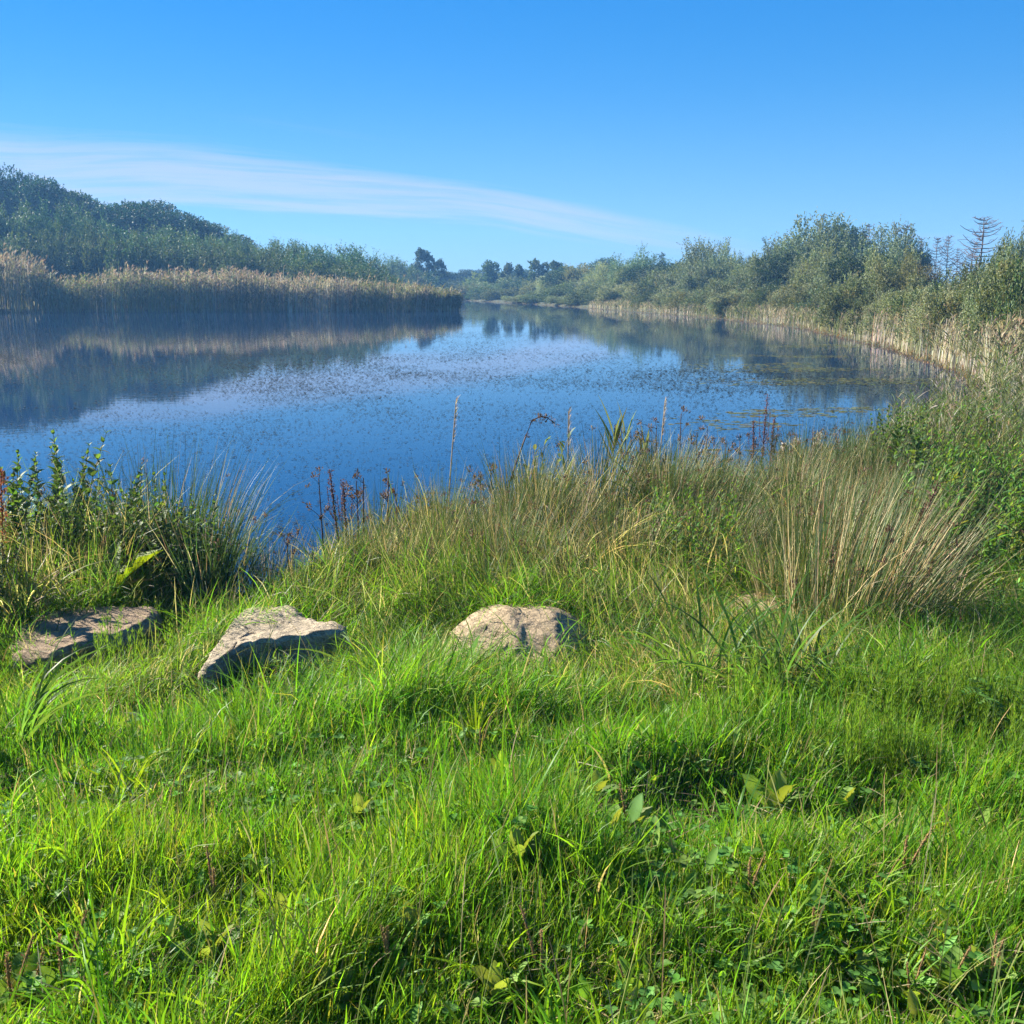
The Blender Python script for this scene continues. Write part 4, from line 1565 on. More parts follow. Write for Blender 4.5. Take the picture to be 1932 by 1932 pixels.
for px_, py_, k_, s_, lab_ in ((1480, 1175, 1, .85, 'smaller straw rush tussock at the left of the large one'), (1700, 1200, 4, .8, 'green and straw rush tussock at the right of the large one'), (1650, 1120, 3, .9, 'straw rush tussock just behind the large one'), (1560, 1090, 1, .8, 'straw rush tussock behind and left of the large one')):
    e_ = make_tussock('rush_tussock', pos(px_, py_), VAR[k_], lab_, 'rush', None, .3)
    e_.scale = (s_, s_, s_)
TL = ['green rush tussock with dark seed heads in the middle bank thicket', 'straw mixed rush tussock in the middle bank thicket', 'fresh green rush tussock in the middle bank thicket']
TLK = [0, 1, 2, 1, 0]
cnt = 0
for yy in np.arange(5.85, 12.6, .40):
    for xx in np.arange(-1.5, 5.2, .46):
        x, y = xx + rng.uniform(-.17, .17), yy + rng.uniform(-.17, .17)
        sd = sd1(x, y)
        if sd < .03 or sd > 2.9 or (x < -1.0 and y < 6.5) or y < 5.8 + .35 * max(0, x - .5):
            continue
        if rng.uniform() < .16:
            continue
        k = int(rng.integers(5))
        s = rng.uniform(.62, 1.08) * (.85 if sd > 1.6 else .88 if sd < .8 else .98) * (1 + .22 * math.exp(-((x - 1.3) / .9) ** 2))
        tussock_copy(k, (x, y, gz_fast(x, y)), s, TL[TLK[k]], rng.uniform(-.6, .6))
        cnt += 1
print('tussocks', cnt)


# leafy plants ------------------------------------------------------------------
def leafy(H, pairs, leaf_l, leaf_w, cols, opp=True, droop=.5, tassels=0, stemc=(.10, .12, .04), sub=1, spread=.25, fl=None):
    """Upright stems with leaves up their length."""
    gs, gl, gt = Geo(), Geo(), Geo()
    for s_ in range(sub):
        a = rng.uniform(0, 6.28)
        h = H * rng.uniform(.72, 1.0)
        ln = abs(rng.normal(0, spread))
        t = np.linspace(0, 1, 7)
        r0 = np.array([rng.normal(0, .05), rng.normal(0, .05), -.02]) if sub > 1 else np.array([0, 0, -.02])
        cv = np.stack([np.cos(a) * np.sin(ln) * h * t ** 1.4, np.sin(a) * np.sin(ln) * h * t ** 1.4, h * t * math.cos(ln)], -1) + r0
        tube(gs, cv, np.linspace(.005, .0018, 7), 4, vary([stemc], 1)[0])
        m = pairs
        f = np.linspace(.12, .99, m)
        pt = np.stack([np.interp(f, t, cv[:, i]) for i in range(3)], -1)
        sz = np.interp(f, [0, .25, .6, 1], [.7, 1, .85, .3])
        for j in range(2 if opp else 1):
            aa = np.arange(m) * (1.571 if opp else 2.4) + j * math.pi + rng.normal(0, .25, m) + a
            le = np.interp(f, [0, 1], [1.15, .45]) + rng.normal(0, .15, m)
            broad(gl, pt, aa, leaf_l * sz * uni(.8, 1.2, m), le, droop * uni(.5, 1.6, m), leaf_w * sz * uni(.8, 1.2, m), pick(cols, np.ones(len(cols)), m), n=5, fold=.35,
                  prof=np.interp(np.linspace(0, 1, 6), [0, .1, .3, .6, 1], [.1, .7, 1, .7, .05]))
        if tassels:
            k = tassels
            f2 = uni(.55, .95, k)
            p2 = np.stack([np.interp(f2, t, cv[:, i]) for i in range(3)], -1)
            blades(gt, p2, uni(0, 6.28, k), uni(.03, .07, k), uni(1, 1.6, k), uni(.6, 1.3, k), uni(.004, .008, k), pick([(.16, .15, .08), (.12, .12, .06)], [1, 1], k), n=3)
    r = {'stem': (gs, M_RUSH), 'leaves': (gl, M_LEAF)}
    if tassels:
        r['blossoms'] = (gt, M_DRY)
    return r


class Kind:
    """A plant kind: a few prototypes, copied with all their parts."""

    def __init__(self, name, cat, group, variants):
        self.name, self.cat, self.group, self.v, self.first = name, cat, group, variants, [None] * len(variants)

    def put(self, loc, label, s=1.0, k=None, rz=None, tilt=None):
        k = int(rng.integers(len(self.v))) if k is None else k
        rz = rng.uniform(0, 6.28) if rz is None else rz
        if self.first[k] is None:
            e = make_tussock(self.name, loc, self.v[k], label, self.cat, self.group, rz)
            self.first[k] = e
        else:
            e = copy_tree(self.first[k])
            e.location = loc
            e['label'] = label
        e.rotation_euler = (tilt[0] if tilt else 0, tilt[1] if tilt else 0, rz)
        e.scale = (s, s, s)
        return e


NETC = [(.065, .125, .036), (.085, .15, .04), (.055, .105, .034)]
nettle = Kind('nettle', 'nettle', 'nettles on the bank', [leafy(.95, 15, .125, .066, NETC, True, .7, 22, sub=s) for s in (2, 3, 4)])
for px, py, top, lab in ((88, 1090, 850, 'tall nettle with drooping tassels near the left edge'), (250, 1100, 842, 'lone nettle spire rising out of the big left rush tussock'),
                         (45, 1100, 890, 'nettle by the left edge, half behind the tallest one'), (150, 1105, 905, 'shorter nettle between two taller ones on the left'),
                         (215, 1112, 960, 'low nettle in front of the left rushes'), (20, 1130, 960, 'nettle cut by the left picture edge'),
                         (115, 1128, 1000, 'dark low nettle behind the left stone slab'), (330, 1125, 1010, 'dark nettle beside the yellow dock leaf')):
    p = pos(px, py)
    h = (py - top) / 1932 * p[1] * 1.03
    nettle.put(p, lab, h / .9)
for i in range(16):
    px, py = rng.uniform(1640, 1850), rng.uniform(925, 1010)
    x, y, z = at_d(px, py, rng.uniform(8.2, 11.0))
    if sd1(x, y) < .05:
        continue
    nettle.put((x, y, gz_fast(x, y)), 'bushy green nettle in the clump by the right water edge', rng.uniform(.75, 1.0))
nettle.put(pos(1694, 985), 'tallest nettle spire of the clump by the right water edge', 1.15, 0)

for i in range(14):
    x, y = rng.uniform(-4.1, -2.75), rng.uniform(4.3, 5.9)
    if x > -.5 * y - .12:
        continue
    nettle.put((x, y, gz_fast(x, y)), 'dark nettle at the left picture edge shading the hollow', rng.uniform(.9, 1.15))
for i, (px, y, h) in enumerate(((14, 6.5, .95), (52, 6.3, .85), (78, 6.6, 1.05), (100, 6.2, .8), (128, 6.7, .9), (158, 6.1, .7), (36, 6.0, .7), (118, 5.95, .62), (-20, 6.2, .9))):
    x = (px - 966) / 1932 * y
    nettle.put((x, y, gz_fast(x, y)), 'leafy nettle in the group at the left edge of the bank', h)
for i in range(16):
    px, y = rng.uniform(-40, 400), rng.uniform(5.75, 6.7)
    x = (px - 966) / 1932 * y
    if sd1(x, y) > .1:
        nettle.put((x, y, gz_fast(x, y)), 'dark nettle low in the thicket behind the left slab', rng.uniform(.42, .7))
for i in range(18):
    px, y = rng.uniform(130, 410), rng.uniform(5.9, 6.35)
    x = (px - 966) / 1932 * y
    if sd1(x, y) > .1:
        nettle.put((x, y, gz_fast(x, y)), 'green nettle growing up through the front of the left rushes', rng.uniform(.55, .95))
WEEDC = [(.075, .18, .03), (.095, .21, .034), (.12, .21, .04), (.065, .15, .03), (.17, .20, .045)]
weed = Kind('willowherb', 'plant', 'leafy willowherb on the right bank', [leafy(.8, 24, .105, .027, WEEDC, False, .6, 0, sub=s, spread=.3) for s in (3, 4, 4, 5)])
for i in range(120):
    y = rng.uniform(4.9, 11.5)
    px = rng.uniform(1730, 2050) - (y < 6) * 0
    x = (px - 966) / 1932 * y
    if sd1(x, y) < .1 or (px < 1790 and y < 6.6):
        continue
    weed.put((x, y, gz_fast(x, y)), 'leafy green willowherb in the thicket at the right edge', rng.uniform(.75, 1.15) * (.62 + .38 * float(sstep(5, 7, y))))
for i in range(26):
    px = rng.uniform(1230, 1420)
    y = rng.uniform(5.8, 7.2)
    x = (px - 966) / 1932 * y
    weed.put((x, y, gz_fast(x, y)), 'low leafy willowherb under the dark brambly patch at mid right', rng.uniform(.6, .85))
for i in range(16):
    px = rng.uniform(-60, 400)
    y = rng.uniform(5.6, 6.6)
    x = (px - 966) / 1932 * y
    weed.put((x, y, gz_fast(x, y)), 'low leafy plant in the dark behind the left slab', rng.uniform(.3, .5))


# reed clumps on the near right shore
def reed_clump(n, H, rad):
    gs, gl, gp = Geo(), Geo(), Geo()
    a = uni(0, 6.28, n)
    rr = rad * np.sqrt(uni(0, 1, n))
    root = np.stack([rr * np.cos(a), rr * np.sin(a), np.full(n, -.05)], -1)
    h = H * uni(.65, 1.05, n)
    dry = rng.uniform(0, 1, n) < .4
    cs = np.where(dry[:, None], pick(STRAW, [1, 1, 1, 1], n), pick([(.15, .17, .06)], [1], n))
    P = blades(gs, root, rng.normal(.2, 1, n), h, np.abs(rng.normal(0, .1, n)), np.abs(rng.normal(0, .12, n)), .008, cs, n=4, prof=[1, 1, .9, .7, .4])
    for k in range(8):
        f = rng.uniform(.2, .98, n)
        i0 = np.minimum((f * 4).astype(int), 3)
        fr_ = (f * 4 - i0)[:, None]
        pt = P[np.arange(n), i0] * (1 - fr_) + P[np.arange(n), i0 + 1] * fr_
        cl = np.where((dry & (rng.uniform(0, 1, n) < .5))[:, None], pick(STRAW, [1, 1, 1, 1], n), pick([(.10, .15, .04), (.13, .17, .045), (.08, .12, .04), (.18, .18, .06)], [2, 2, 2, 1], n))
        blades(gl, pt, rng.normal(.3, 1.6, n), uni(.2, .42, n), uni(.3, .9, n), uni(.2, 1.1, n), uni(.010, .020, n), cl, n=4, prof=[.5, 1, .9, .6, .05])
    sel = np.where(dry)[0][: n // 4]
    if len(sel):
        tp = np.repeat(P[sel, -1], 14, 0)
        m = len(tp)
        blades(gp, tp - np.array([0, 0, .12]) * uni(0, 1, m)[:, None], rng.normal(.3, .9, m), uni(.05, .12, m), uni(.1, .6, m), uni(.3, 1.2, m), uni(.003, .008, m), pick([(.22, .15, .10), (.28, .20, .14)], [1, 1], m), n=3)
    return {'stems': (gs, M_REED), 'leaves': (gl, M_REED), 'plumes': (gp, M_DRY)}


reedk = Kind('reed_clump', 'reeds', 'reed clumps on the near right shore', [reed_clump(26, 1.6, .38) for _ in range(4)])
for i in range(70):
    y = 9.5 * (24 / 9.5) ** rng.uniform(0, 1)
    px = rng.uniform(1690, 2060)
    x = (px - 966) / 1932 * y
    sd = sd1(x, y)
    if sd < -.35 or (sd > 5):
        continue
    if sd < .1 or (px < 1790 and y > 13):
        continue
    lo = .48 + .14 * float(sstep(10, 16, y))
    reedk.put((x, y, max(gz(x, y), ZW - .1)), 'leafy reed clump in the stand at the right edge', rng.uniform(.75, 1.1) * lo)

# single features of the skyline over the water ---------------------------------
def dist_for(px):
    """Depth of the bank edge below a picture column."""
    for d in np.arange(6.6, 17, .05):
        if sd1((px - 966) / 1932 * d, d) < .22:
            return d
    return 14.0


def stalk_at(px, top, lean_px=0, back=.25):
    d = dist_for(px) - back
    x = (px - 966) / 1932 * d
    z0 = gz_fast(x, d)
    zt = at_d(px, top, d)[2]
    return np.array([x, d, z0]), max(.25, zt - z0), lean_px / 1932 * d


def reed_shoot(px, top, label, lean=0):
    b, h, lx = stalk_at(px, top, lean)
    e = empty('reed_shoot', b, label, 'reed', 'reed shoots on the middle bank')
    gs, gl = Geo(), Geo()
    t = np.linspace(0, 1, 8)
    cv = np.stack([lx * t ** 1.5, .02 * np.sin(t * 3), -.02 + h * .82 * t], -1)
    tube(gs, cv, np.linspace(.006, .003, 8), 5, (.30, .25, .13))
    m = 15
    f = np.linspace(.35, 1, m)
    pt = np.stack([np.interp(f, t, cv[:, i]) for i in range(3)], -1)
    a = np.where(np.arange(m) % 2, .2, 3.3) + rng.normal(0, .45, m)
    blades(gl, pt, a, uni(.2, .38, m) * h / .9, uni(.12, .45, m), uni(0, .35, m), uni(.018, .030, m), pick([(.17, .23, .06), (.22, .26, .08), (.13, .19, .05)], [1, 1, 1], m), n=5, prof=[.5, 1, 1, .7, .4, .05])
    gs.build('stem', M_RUSH, e)
    gl.build('leaves', M_REED, e)


for a in ((1160, 778, 'leftmost of the three green reed shoots above the bank'), (1182, 782, 'middle green reed shoot above the bank'), (1212, 800, 'rightmost of the three green reed shoots above the bank', 8),
          (1068, 860, 'short reed shoot left of the three tall ones'), (1095, 900, 'low reed shoot with a folded leaf near the middle')):
    reed_shoot(a[0], a[1], a[2], a[3] if len(a) > 3 else 0)


def dead_stalk(px, top, label, lean=0, kind='spike', col=(.12, .07, .05), cols=BROWN, name='dead_flower_stalk', base=None):
    b, h, lx = stalk_at(px - lean, top, lean)
    if base is not None:
        b = np.array(base)
        h = at_d(px, top, b[1])[2] - b[2]
        lx = lean / 1932 * b[1]
    e = empty(name, b, label, 'dead stalk', 'dead flower stalks on the bank')
    gs, gh = Geo(), Geo()
    t = np.linspace(0, 1, 10)
    cv = np.stack([lx * t ** 1.3, .03 * np.sin(t * 2 + px), -.02 + h * t], -1)
    if kind == 'arch':
        ex = np.linspace(0, 1, 8)[1:]
        w = (1080 - px) / 1932 * b[1] * .55
        arc = np.stack([cv[-1, 0] + w * ex, np.full(7, cv[-1, 1]), cv[-1, 2] + .05 * np.sin(ex * 2.6) - .04 * ex ** 2], -1)
        cv = np.concatenate([cv, arc])
    tube(gs, cv, np.linspace(.008, .003, len(cv)), 5, col)
    if kind == 'spike':
        P = np.stack([np.interp(np.linspace(.45, 1, 34), t, cv[:10, i]) for i in range(3)], -1)
        seed_cluster(gh, P, .020, 8, cols)
        for s in (-1, 1):
            q0 = np.array([np.interp(.55, t, cv[:10, i]) for i in range(3)])
            qq = np.stack([q0, q0 + [s * .04, 0, .08 * h], q0 + [s * .055, .01, .3 * h]])
            tube(gs, qq, [.003, .002, .0015], 4, col)
            seed_cluster(gh, np.stack([np.interp(np.linspace(.3, 1, 14), [0, .5, 1], qq[:, i]) for i in range(3)], -1), .012, 6, cols)
    elif kind == 'arch':
        seed_cluster(gh, cv[11:].repeat(2, 0) + rng.normal(0, .014, (12, 3)) - [0, 0, .012], .021, 10, cols)
        seed_cluster(gh, cv[8:10] + [0.015, 0, 0], .02, 12, cols)
    elif kind == 'tuft':
        for j in range(5):
            q0 = np.array([np.interp(rng.uniform(.6, 1), t, cv[:10, i]) for i in range(3)])
            q1 = q0 + np.array([rng.normal(0, .045), rng.normal(0, .03), rng.uniform(.03, .09)])
            tube(gs, [q0, (q0 + q1) / 2 + [0, 0, .006], q1], [.0022, .0018, .0014], 4, col)
            seed_cluster(gh, [q1], .026, 15, cols)
    elif kind == 'fluff':
        P = np.stack([np.interp(np.linspace(.55, 1, 26), t, cv[:10, i]) for i in range(3)], -1)
        seed_cluster(gh, P, .035, 10, cols)
    elif kind == 'plume':
        P = np.stack([np.interp(np.linspace(.72, 1, 20), t, cv[:10, i]) for i in range(3)], -1)
        k = len(P) * 5
        blades(gh, np.repeat(P, 5, 0), rng.normal(.3, .6, k), uni(.03, .07, k), uni(.2, .6, k), uni(.2, .6, k), .004, pick([(.42, .34, .25)], [1], k), n=3)
    gs.build('stem', M_DRY, e)
    gh.build('seed_clumps', M_DRY, e)


PALE = [(.45, .40, .34), (.38, .33, .28), (.52, .48, .42)]
for a in ((1003, 790, 'dark stalk arching right with hanging black seed pods', 75, 'arch'),
          (1447, 742, 'tallest reddish dead spike above the right of the bank', 4, 'spike', (.15, .06, .05), [(.16, .07, .05), (.12, .05, .04)]),
          (1424, 790, 'thin dark dead spike left of the tallest reddish one', -2, 'spike', (.13, .06, .05), [(.13, .06, .05)]),
          (1464, 788, 'thin dark dead spike right of the tallest reddish one', 4, 'spike', (.13, .06, .05), [(.13, .06, .05)]),
          (1484, 838, 'left of three fluffy whitish seed stalks', 2, 'fluff', (.25, .2, .15), PALE), (1508, 826, 'middle of three fluffy whitish seed stalks', 2, 'fluff', (.25, .2, .15), PALE),
          (1548, 818, 'right of three fluffy whitish seed stalks, bent over', 16, 'fluff', (.25, .2, .15), PALE),
          (1285, 776, 'slender stalk with one dark seed head over the water', 0, 'tuft'), (1338, 800, 'dead stalk with paired brown heads at the middle right', 2, 'tuft'),
          (1352, 822, 'brown headed stalk next to the paired brown heads', 6, 'tuft'), (1318, 812, 'thin brown headed stalk left of the paired brown heads', 0, 'tuft'),
          (1240, 800, 'dark tufted stalk behind the green reed shoots', 0, 'tuft'), (1426, 826, 'brown tuft beside the reddish spikes', -3, 'tuft'),
          (618, 882, 'leaning dark red spike, first over the middle bank', -14, 'spike', (.13, .06, .05), [(.14, .07, .06), (.10, .06, .05)]),
          (640, 905, 'small dark spike next to the first leaning one', -6, 'spike', (.13, .07, .06), [(.12, .07, .06)]),
          (682, 895, 'dark bushy seed stalk right of the first leaning spikes', 4, 'tuft'), (668, 900, 'dark seed stalk between the left spikes', 0, 'tuft'),
          (742, 930, 'low brown seed tuft at the left of the middle bank', 0, 'tuft'), (800, 950, 'low brown seed tuft near the middle of the bank', -4, 'tuft'),
          (925, 880, 'small branching brown tuft by the arching stalk', -6, 'tuft'), (905, 885, 'smaller brown tuft left of the arching stalk', -2, 'tuft'),
          (530, 1020, 'short seed stalk by the water gap', 0, 'tuft'), (860, 752, 'pale feathery grass plume leaning over the water', 22, 'plume', (.40, .33, .22), PALE),
          (1254, 752, 'tall pale dry stalk topping the bank by the reed shoots', 12, 'plume', (.45, .36, .2), STRAWC), (1073, 772, 'thin straight dry stem left of the reed shoots', 0, 'plume', (.35, .28, .18), STRAWC)):
    dead_stalk(a[0], a[1], a[2], a[3], a[4], *(a[5:7] if len(a) > 5 else ()))

for px, top, ln_, bx, by, lab in ((1742, 905, 55, 1690, 1185, 'darkest brown dock stalk leaning out of the large straw tussock'), (1728, 950, 36, 1694, 1190, 'shorter dark dock stalk inside the large straw tussock'), (1770, 985, 66, 1706, 1195, 'dark dock stalk leaning lowest out of the large straw tussock')):
    dead_stalk(px, top, lab, ln_, 'spike', (.10, .06, .04), [(.09, .055, .035), (.13, .08, .05)], base=pos(bx, by))
for i in range(22):
    px = rng.uniform(1080, 1600) if i < 19 else rng.uniform(590, 900)
    top = (rng.uniform(800, 880) if px > 1000 else rng.uniform(885, 950))
    dead_stalk(px, top, 'thin brown headed seed stalk among many along the water edge', rng.uniform(-8, 8), 'tuft')

# willow sapling with rounded grey green leaves by the arching stalk
b, h, lx = stalk_at(1005, 815)
e = empty('willow_sapling', b, 'young willow sprig with grey green leaves beside the arching stalk', 'sapling')
gs, gl = Geo(), Geo()
for (dx, hh) in ((-.05, .7), (.10, .95), (.30, 1.0), (.02, .85)):
    t = np.linspace(0, 1, 8)
    cv = np.stack([dx * t ** 1.2, .05 * t * rng.normal(), -.02 + h * hh * t], -1)
    tube(gs, cv, np.linspace(.005, .002, 8), 4, (.17, .15, .08))
    m = 14
    f = np.linspace(.45, 1, m)
    pt = np.stack([np.interp(f, t, cv[:, i]) for i in range(3)], -1)
    broad(gl, pt, uni(0, 6.28, m), uni(.06, .1, m), uni(.4, 1.2, m), uni(0, .5, m), uni(.024, .036, m), pick([(.11, .16, .085), (.09, .14, .06)], [1, 1], m), n=5)
gs.build('stem', M_BARK, e)
gl.build('leaves', M_LEAF, e)

# rusty golden plants near the right reeds
gold = Kind('faded_goldenrod', 'plant', 'rusty flowering plants by the right reeds', [])
for k in range(2):
    gs, gl = Geo(), Geo()
    for s in range(3):
        a = rng.uniform(0, 6.28)
        t = np.linspace(0, 1, 6)
        cv = np.stack([.16 * math.cos(a) * t ** 1.5, .16 * math.sin(a) * t ** 1.5, 1.0 * t * rng.uniform(.8, 1)], -1)
        tube(gs, cv, np.linspace(.005, .002, 6), 4, (.22, .15, .06))
        P = np.stack([np.interp(np.linspace(.72, 1, 26), t, cv[:, i]) for i in range(3)], -1)
        seed_cluster(gl, P + rng.normal(0, .028, P.shape), .034, 9, [(.40, .20, .03), (.34, .16, .03), (.42, .25, .05)])
    gold.v.append({'stem': (gs, M_DRY), 'seed_clumps': (gl, M_DRY)})
    gold.first.append(None)
for px, top, D, lab in ((1842, 812, 10.5, 'rusty orange plant, left one by the right reeds'), (1868, 825, 10.8, 'rusty orange plant standing lowest by the right reeds'), (1880, 800, 11.5, 'rusty orange plant, right one by the right reeds'), (1846, 880, 9.6, 'yellowish rusty plant below the orange ones')):
    x, y, zt = at_d(px, top, D)
    z0 = gz_fast(x, y)
    gold.put((x, y, z0), lab, (zt - z0) * 1.0)

# horsetails: bright feathery stems
def horsetail(n):
    g1, g2 = Geo(), Geo()
    a = uni(0, 6.28, n)
    rr = .12 * np.sqrt(uni(0, 1, n))
    root = np.stack([rr * np.cos(a), rr * np.sin(a), np.full(n, -.01)], -1)
    P = blades(g1, root, uni(0, 6.28, n), uni(.22, .36, n), np.abs(rng.normal(0, .1, n)), np.abs(rng.normal(0, .1, n)), .0045, pick([(.10, .17, .025)], [1], n), n=8, prof=[1, 1, 1, 1, .9, .8, .7, .5, .2])
    for j in range(2, 8):
        for k in range(7):
            blades(g2, P[:, j], k * .9 + rng.normal(0, .2, n), uni(.04, .09, n) * (1.15 - j / 9), uni(.35, .8, n), uni(-.5, -.1, n), .0022, pick([(.11, .20, .02), (.14, .22, .025)], [1, 1], n), n=2, prof=[1, .9, .3])
    return {'stem': (g1, M_GRASS), 'sprays': (g2, M_GRASS)}


ht = Kind('horsetail', 'horsetail', 'horsetail clumps in the lawn', [horsetail(n) for n in (9, 12, 7)])
for px, py, s, lab in ((205, 1290, 1.0, 'bright horsetail clump in front of the left slab'), (245, 1275, 1.05, 'bright feathery horsetail leaning right beside the left slab'), (305, 1235, .9, 'horsetail clump at the right end of the left slab'),
                       (1400, 1400, 1.1, 'tall horsetail clump left of the arching grass'), (1425, 1370, .9, 'smaller horsetail clump just behind the tall one'), (1650, 1360, 1.0, 'horsetail clump below the straw tussock'),
                       (1770, 1350, 1.2, 'tallest horsetail clump at the right'), (1810, 1370, 1.0, 'horsetail clump right of the tallest one'), (1880, 1400, 1.0, 'horsetail clump close to the right edge'),
                       (1720, 1385, .85, 'low horsetail clump left of the tallest one'), (330, 1260, .8, 'thin horsetail clump by the stone gap'), (60, 1340, .9, 'shaded horsetail clump in the left hollow'), (215, 1380, .8, 'horsetail clump deep in the left hollow')):
    ht.put(pos(px, py), lab, s)
for i in range(26):
    px, py = rng.uniform(1560, 1960), rng.uniform(1340, 1480)
    ht.put(pos(px, py), 'bright horsetail among the grass at the lower right', rng.uniform(.6, .95))


# arching broad green grass
def arch_tuft(n, Lm, cols, w=.011):
    g = Geo()
    a = uni(0, 6.28, n)
    rr = .10 * np.sqrt(uni(0, 1, n))
    blades(g, np.stack([rr * np.cos(a), rr * np.sin(a), np.full(n, -.01)], -1), a + rng.normal(0, .5, n), Lm * uni(.5, 1.1, n), uni(.1, .6, n), uni(.8, 2.0, n), w * uni(.6, 1.2, n), pick(cols, np.ones(len(cols)), n),
           n=8, prof=[.6, .9, 1, 1, .95, .8, .6, .35, .04])
    return {'leaves': (g, M_GRASS)}


AG = [(.085, .17, .03), (.11, .19, .035), (.07, .14, .03)]
arch = Kind('grass_tuft', 'grass tuft', 'arching broad bladed grass tufts', [arch_tuft(60, .62, AG), arch_tuft(46, .55, AG), arch_tuft(70, .5, AG, .008)])
for px, py, s, lab in ((1330, 1300, 1.0, 'arching broad green grass tuft left of the straw tussock'), (1440, 1330, 1.05, 'arching broad grass tuft at the foot of the straw tussock'), (1520, 1345, .9, 'arching grass tuft in front of the straw tussock'),
                       (1610, 1350, .8, 'low arching grass tuft right of the straw tussock foot'), (700, 1290, .75, 'rounded grass tuft right of the middle stone'), (770, 1300, .7, 'rounded grass tuft between the middle and right stones'),
                       (620, 1340, .7, 'green grass tuft in front of the middle stone'), (520, 1365, .7, 'pale grass tuft left below the middle stone'), (585, 1140, .8, 'broad grass tuft behind the middle stone'),
                       (640, 1125, .85, 'tall grass tuft behind the middle stone by the water'), (1010, 1270, .7, 'grass tuft hanging in front of the humped stone'), (910, 1275, .6, 'grass tuft below the left end of the humped stone'),
                       (1190, 1280, .7, 'grass tuft right of the humped stone'), (1260, 1220, .75, 'yellowish grass tuft behind the arching ones'), (20, 1420, .9, 'broad bladed grass tuft cut by the left edge'),
                       (90, 1260, .7, 'shaded grass tuft in front of the left slab'), (1480, 1250, .9, 'grass tuft inside the straw tussock edge'), (1385, 1015, 1.35, 'large arching grass tuft on the crest left of the straw tussock'), (1460, 1000, 1.3, 'large arching grass tuft on the crest behind the straw tussock'), (1335, 1050, 1.2, 'arching grass tuft below the crest at mid right'), (1250, 1000, 1.1, 'arching grass tuft below the reed shoots'), (450, 1400, .7, 'bleached grass tuft in the lawn below the middle stone')):
    arch.put(pos(px, py), lab, s)
st = Kind('straw_tuft', 'dry grass', 'dry straw tufts on the bank', [arch_tuft(70, .7, STRAWC, .006), arch_tuft(55, .6, STRAWC, .006)])
for px, py, s, lab in ((1090, 1090, 1.1, 'straw tuft fallen leftwards on the middle bank'), (1140, 1060, 1.0, 'straw tuft above the fallen one'), (1040, 1110, .8, 'straw tuft just behind the humped stone'), (1210, 1030, .9, 'straw tuft under the reed shoots'),
                       (1300, 1340, .7, 'dry straw tuft among the arching grass'), (1420, 1160, .8, 'straw tuft beside the buried stone'), (1500, 1010, 1.0, 'bleached straw tuft on the crest right of the middle'), (1400, 1000, .8, 'bleached straw tuft on the crest'),
                       (10, 1190, 1.2, 'long straw tuft at the left edge bending over the slab'), (60, 1175, .9, 'straw tuft behind the left end of the slab'), (1780, 1190, .9, 'straw tuft right of the big straw tussock')):
    st.put(pos(px, py), lab, s)

# dark fallen stem lying across the middle bank
g = Geo()
a, b2 = pos(1170, 1040, .12), pos(1420, 930, .30)
a, b2 = np.array(a), np.array(b2)
t = np.linspace(0, 1, 9)[:, None]
cv = a * (1 - t) + b2 * t + np.array([0, 0, .10]) * np.sin(t * 3.14) + rng.normal(0, .008, (9, 3))
tube(g, cv, np.linspace(.011, .005, 9), 6, (.07, .055, .045))
tag(g.build('fallen_stem', M_BARK), 'dark fallen woody stem slanting across the middle bank', 'stem')


# docks and plantains -----------------------------------------------------------
def dock(loc, leaves, label, seed_spike=False, name='dock_plant'):
    e = empty(name, loc, label, 'dock')
    for (az, ln, lean, bend, w, col, lab) in leaves:
        g = Geo()
        tube(g, [(0, 0, -.02), (.02 * math.cos(az), .02 * math.sin(az), .03)], [.005, .004], 5, (.2, .16, .06))
        broad(g, np.array([[.01 * math.cos(az), .01 * math.sin(az), .0]]), np.array([az]), np.array([ln]), np.array([lean]), np.array([bend]), np.array([w * (1.45 if lab and 'yellow' in lab else 1.0)]), np.array([col]), n=14, fold=.45, wave=.05,
              prof=np.interp(np.linspace(0, 1, 15), [0, .18, .26, .45, .7, .9, 1], [.07, .07, .75, 1, .85, .4, .03]), rollv=np.array([.15]))
        o = g.build('leaf', M_LEAF, e)
        if lab:
            o['label'] = lab
    if seed_spike:
        g = Geo()
        cv = np.stack([np.linspace(0, .06, 6), np.zeros(6), np.linspace(0, .75, 6)], -1)
        tube(g, cv, np.linspace(.006, .003, 6), 5, (.2, .09, .05))
        P = np.stack([np.interp(np.linspace(.45, 1, 40), np.linspace(0, 1, 6), cv[:, i]) for i in range(3)], -1)
        seed_cluster(g, P + rng.normal(0, .012, P.shape), .022, 9, [(.33, .13, .06), (.26, .10, .05)])
        g.build('seed_clumps', M_DRY, e)
    return e


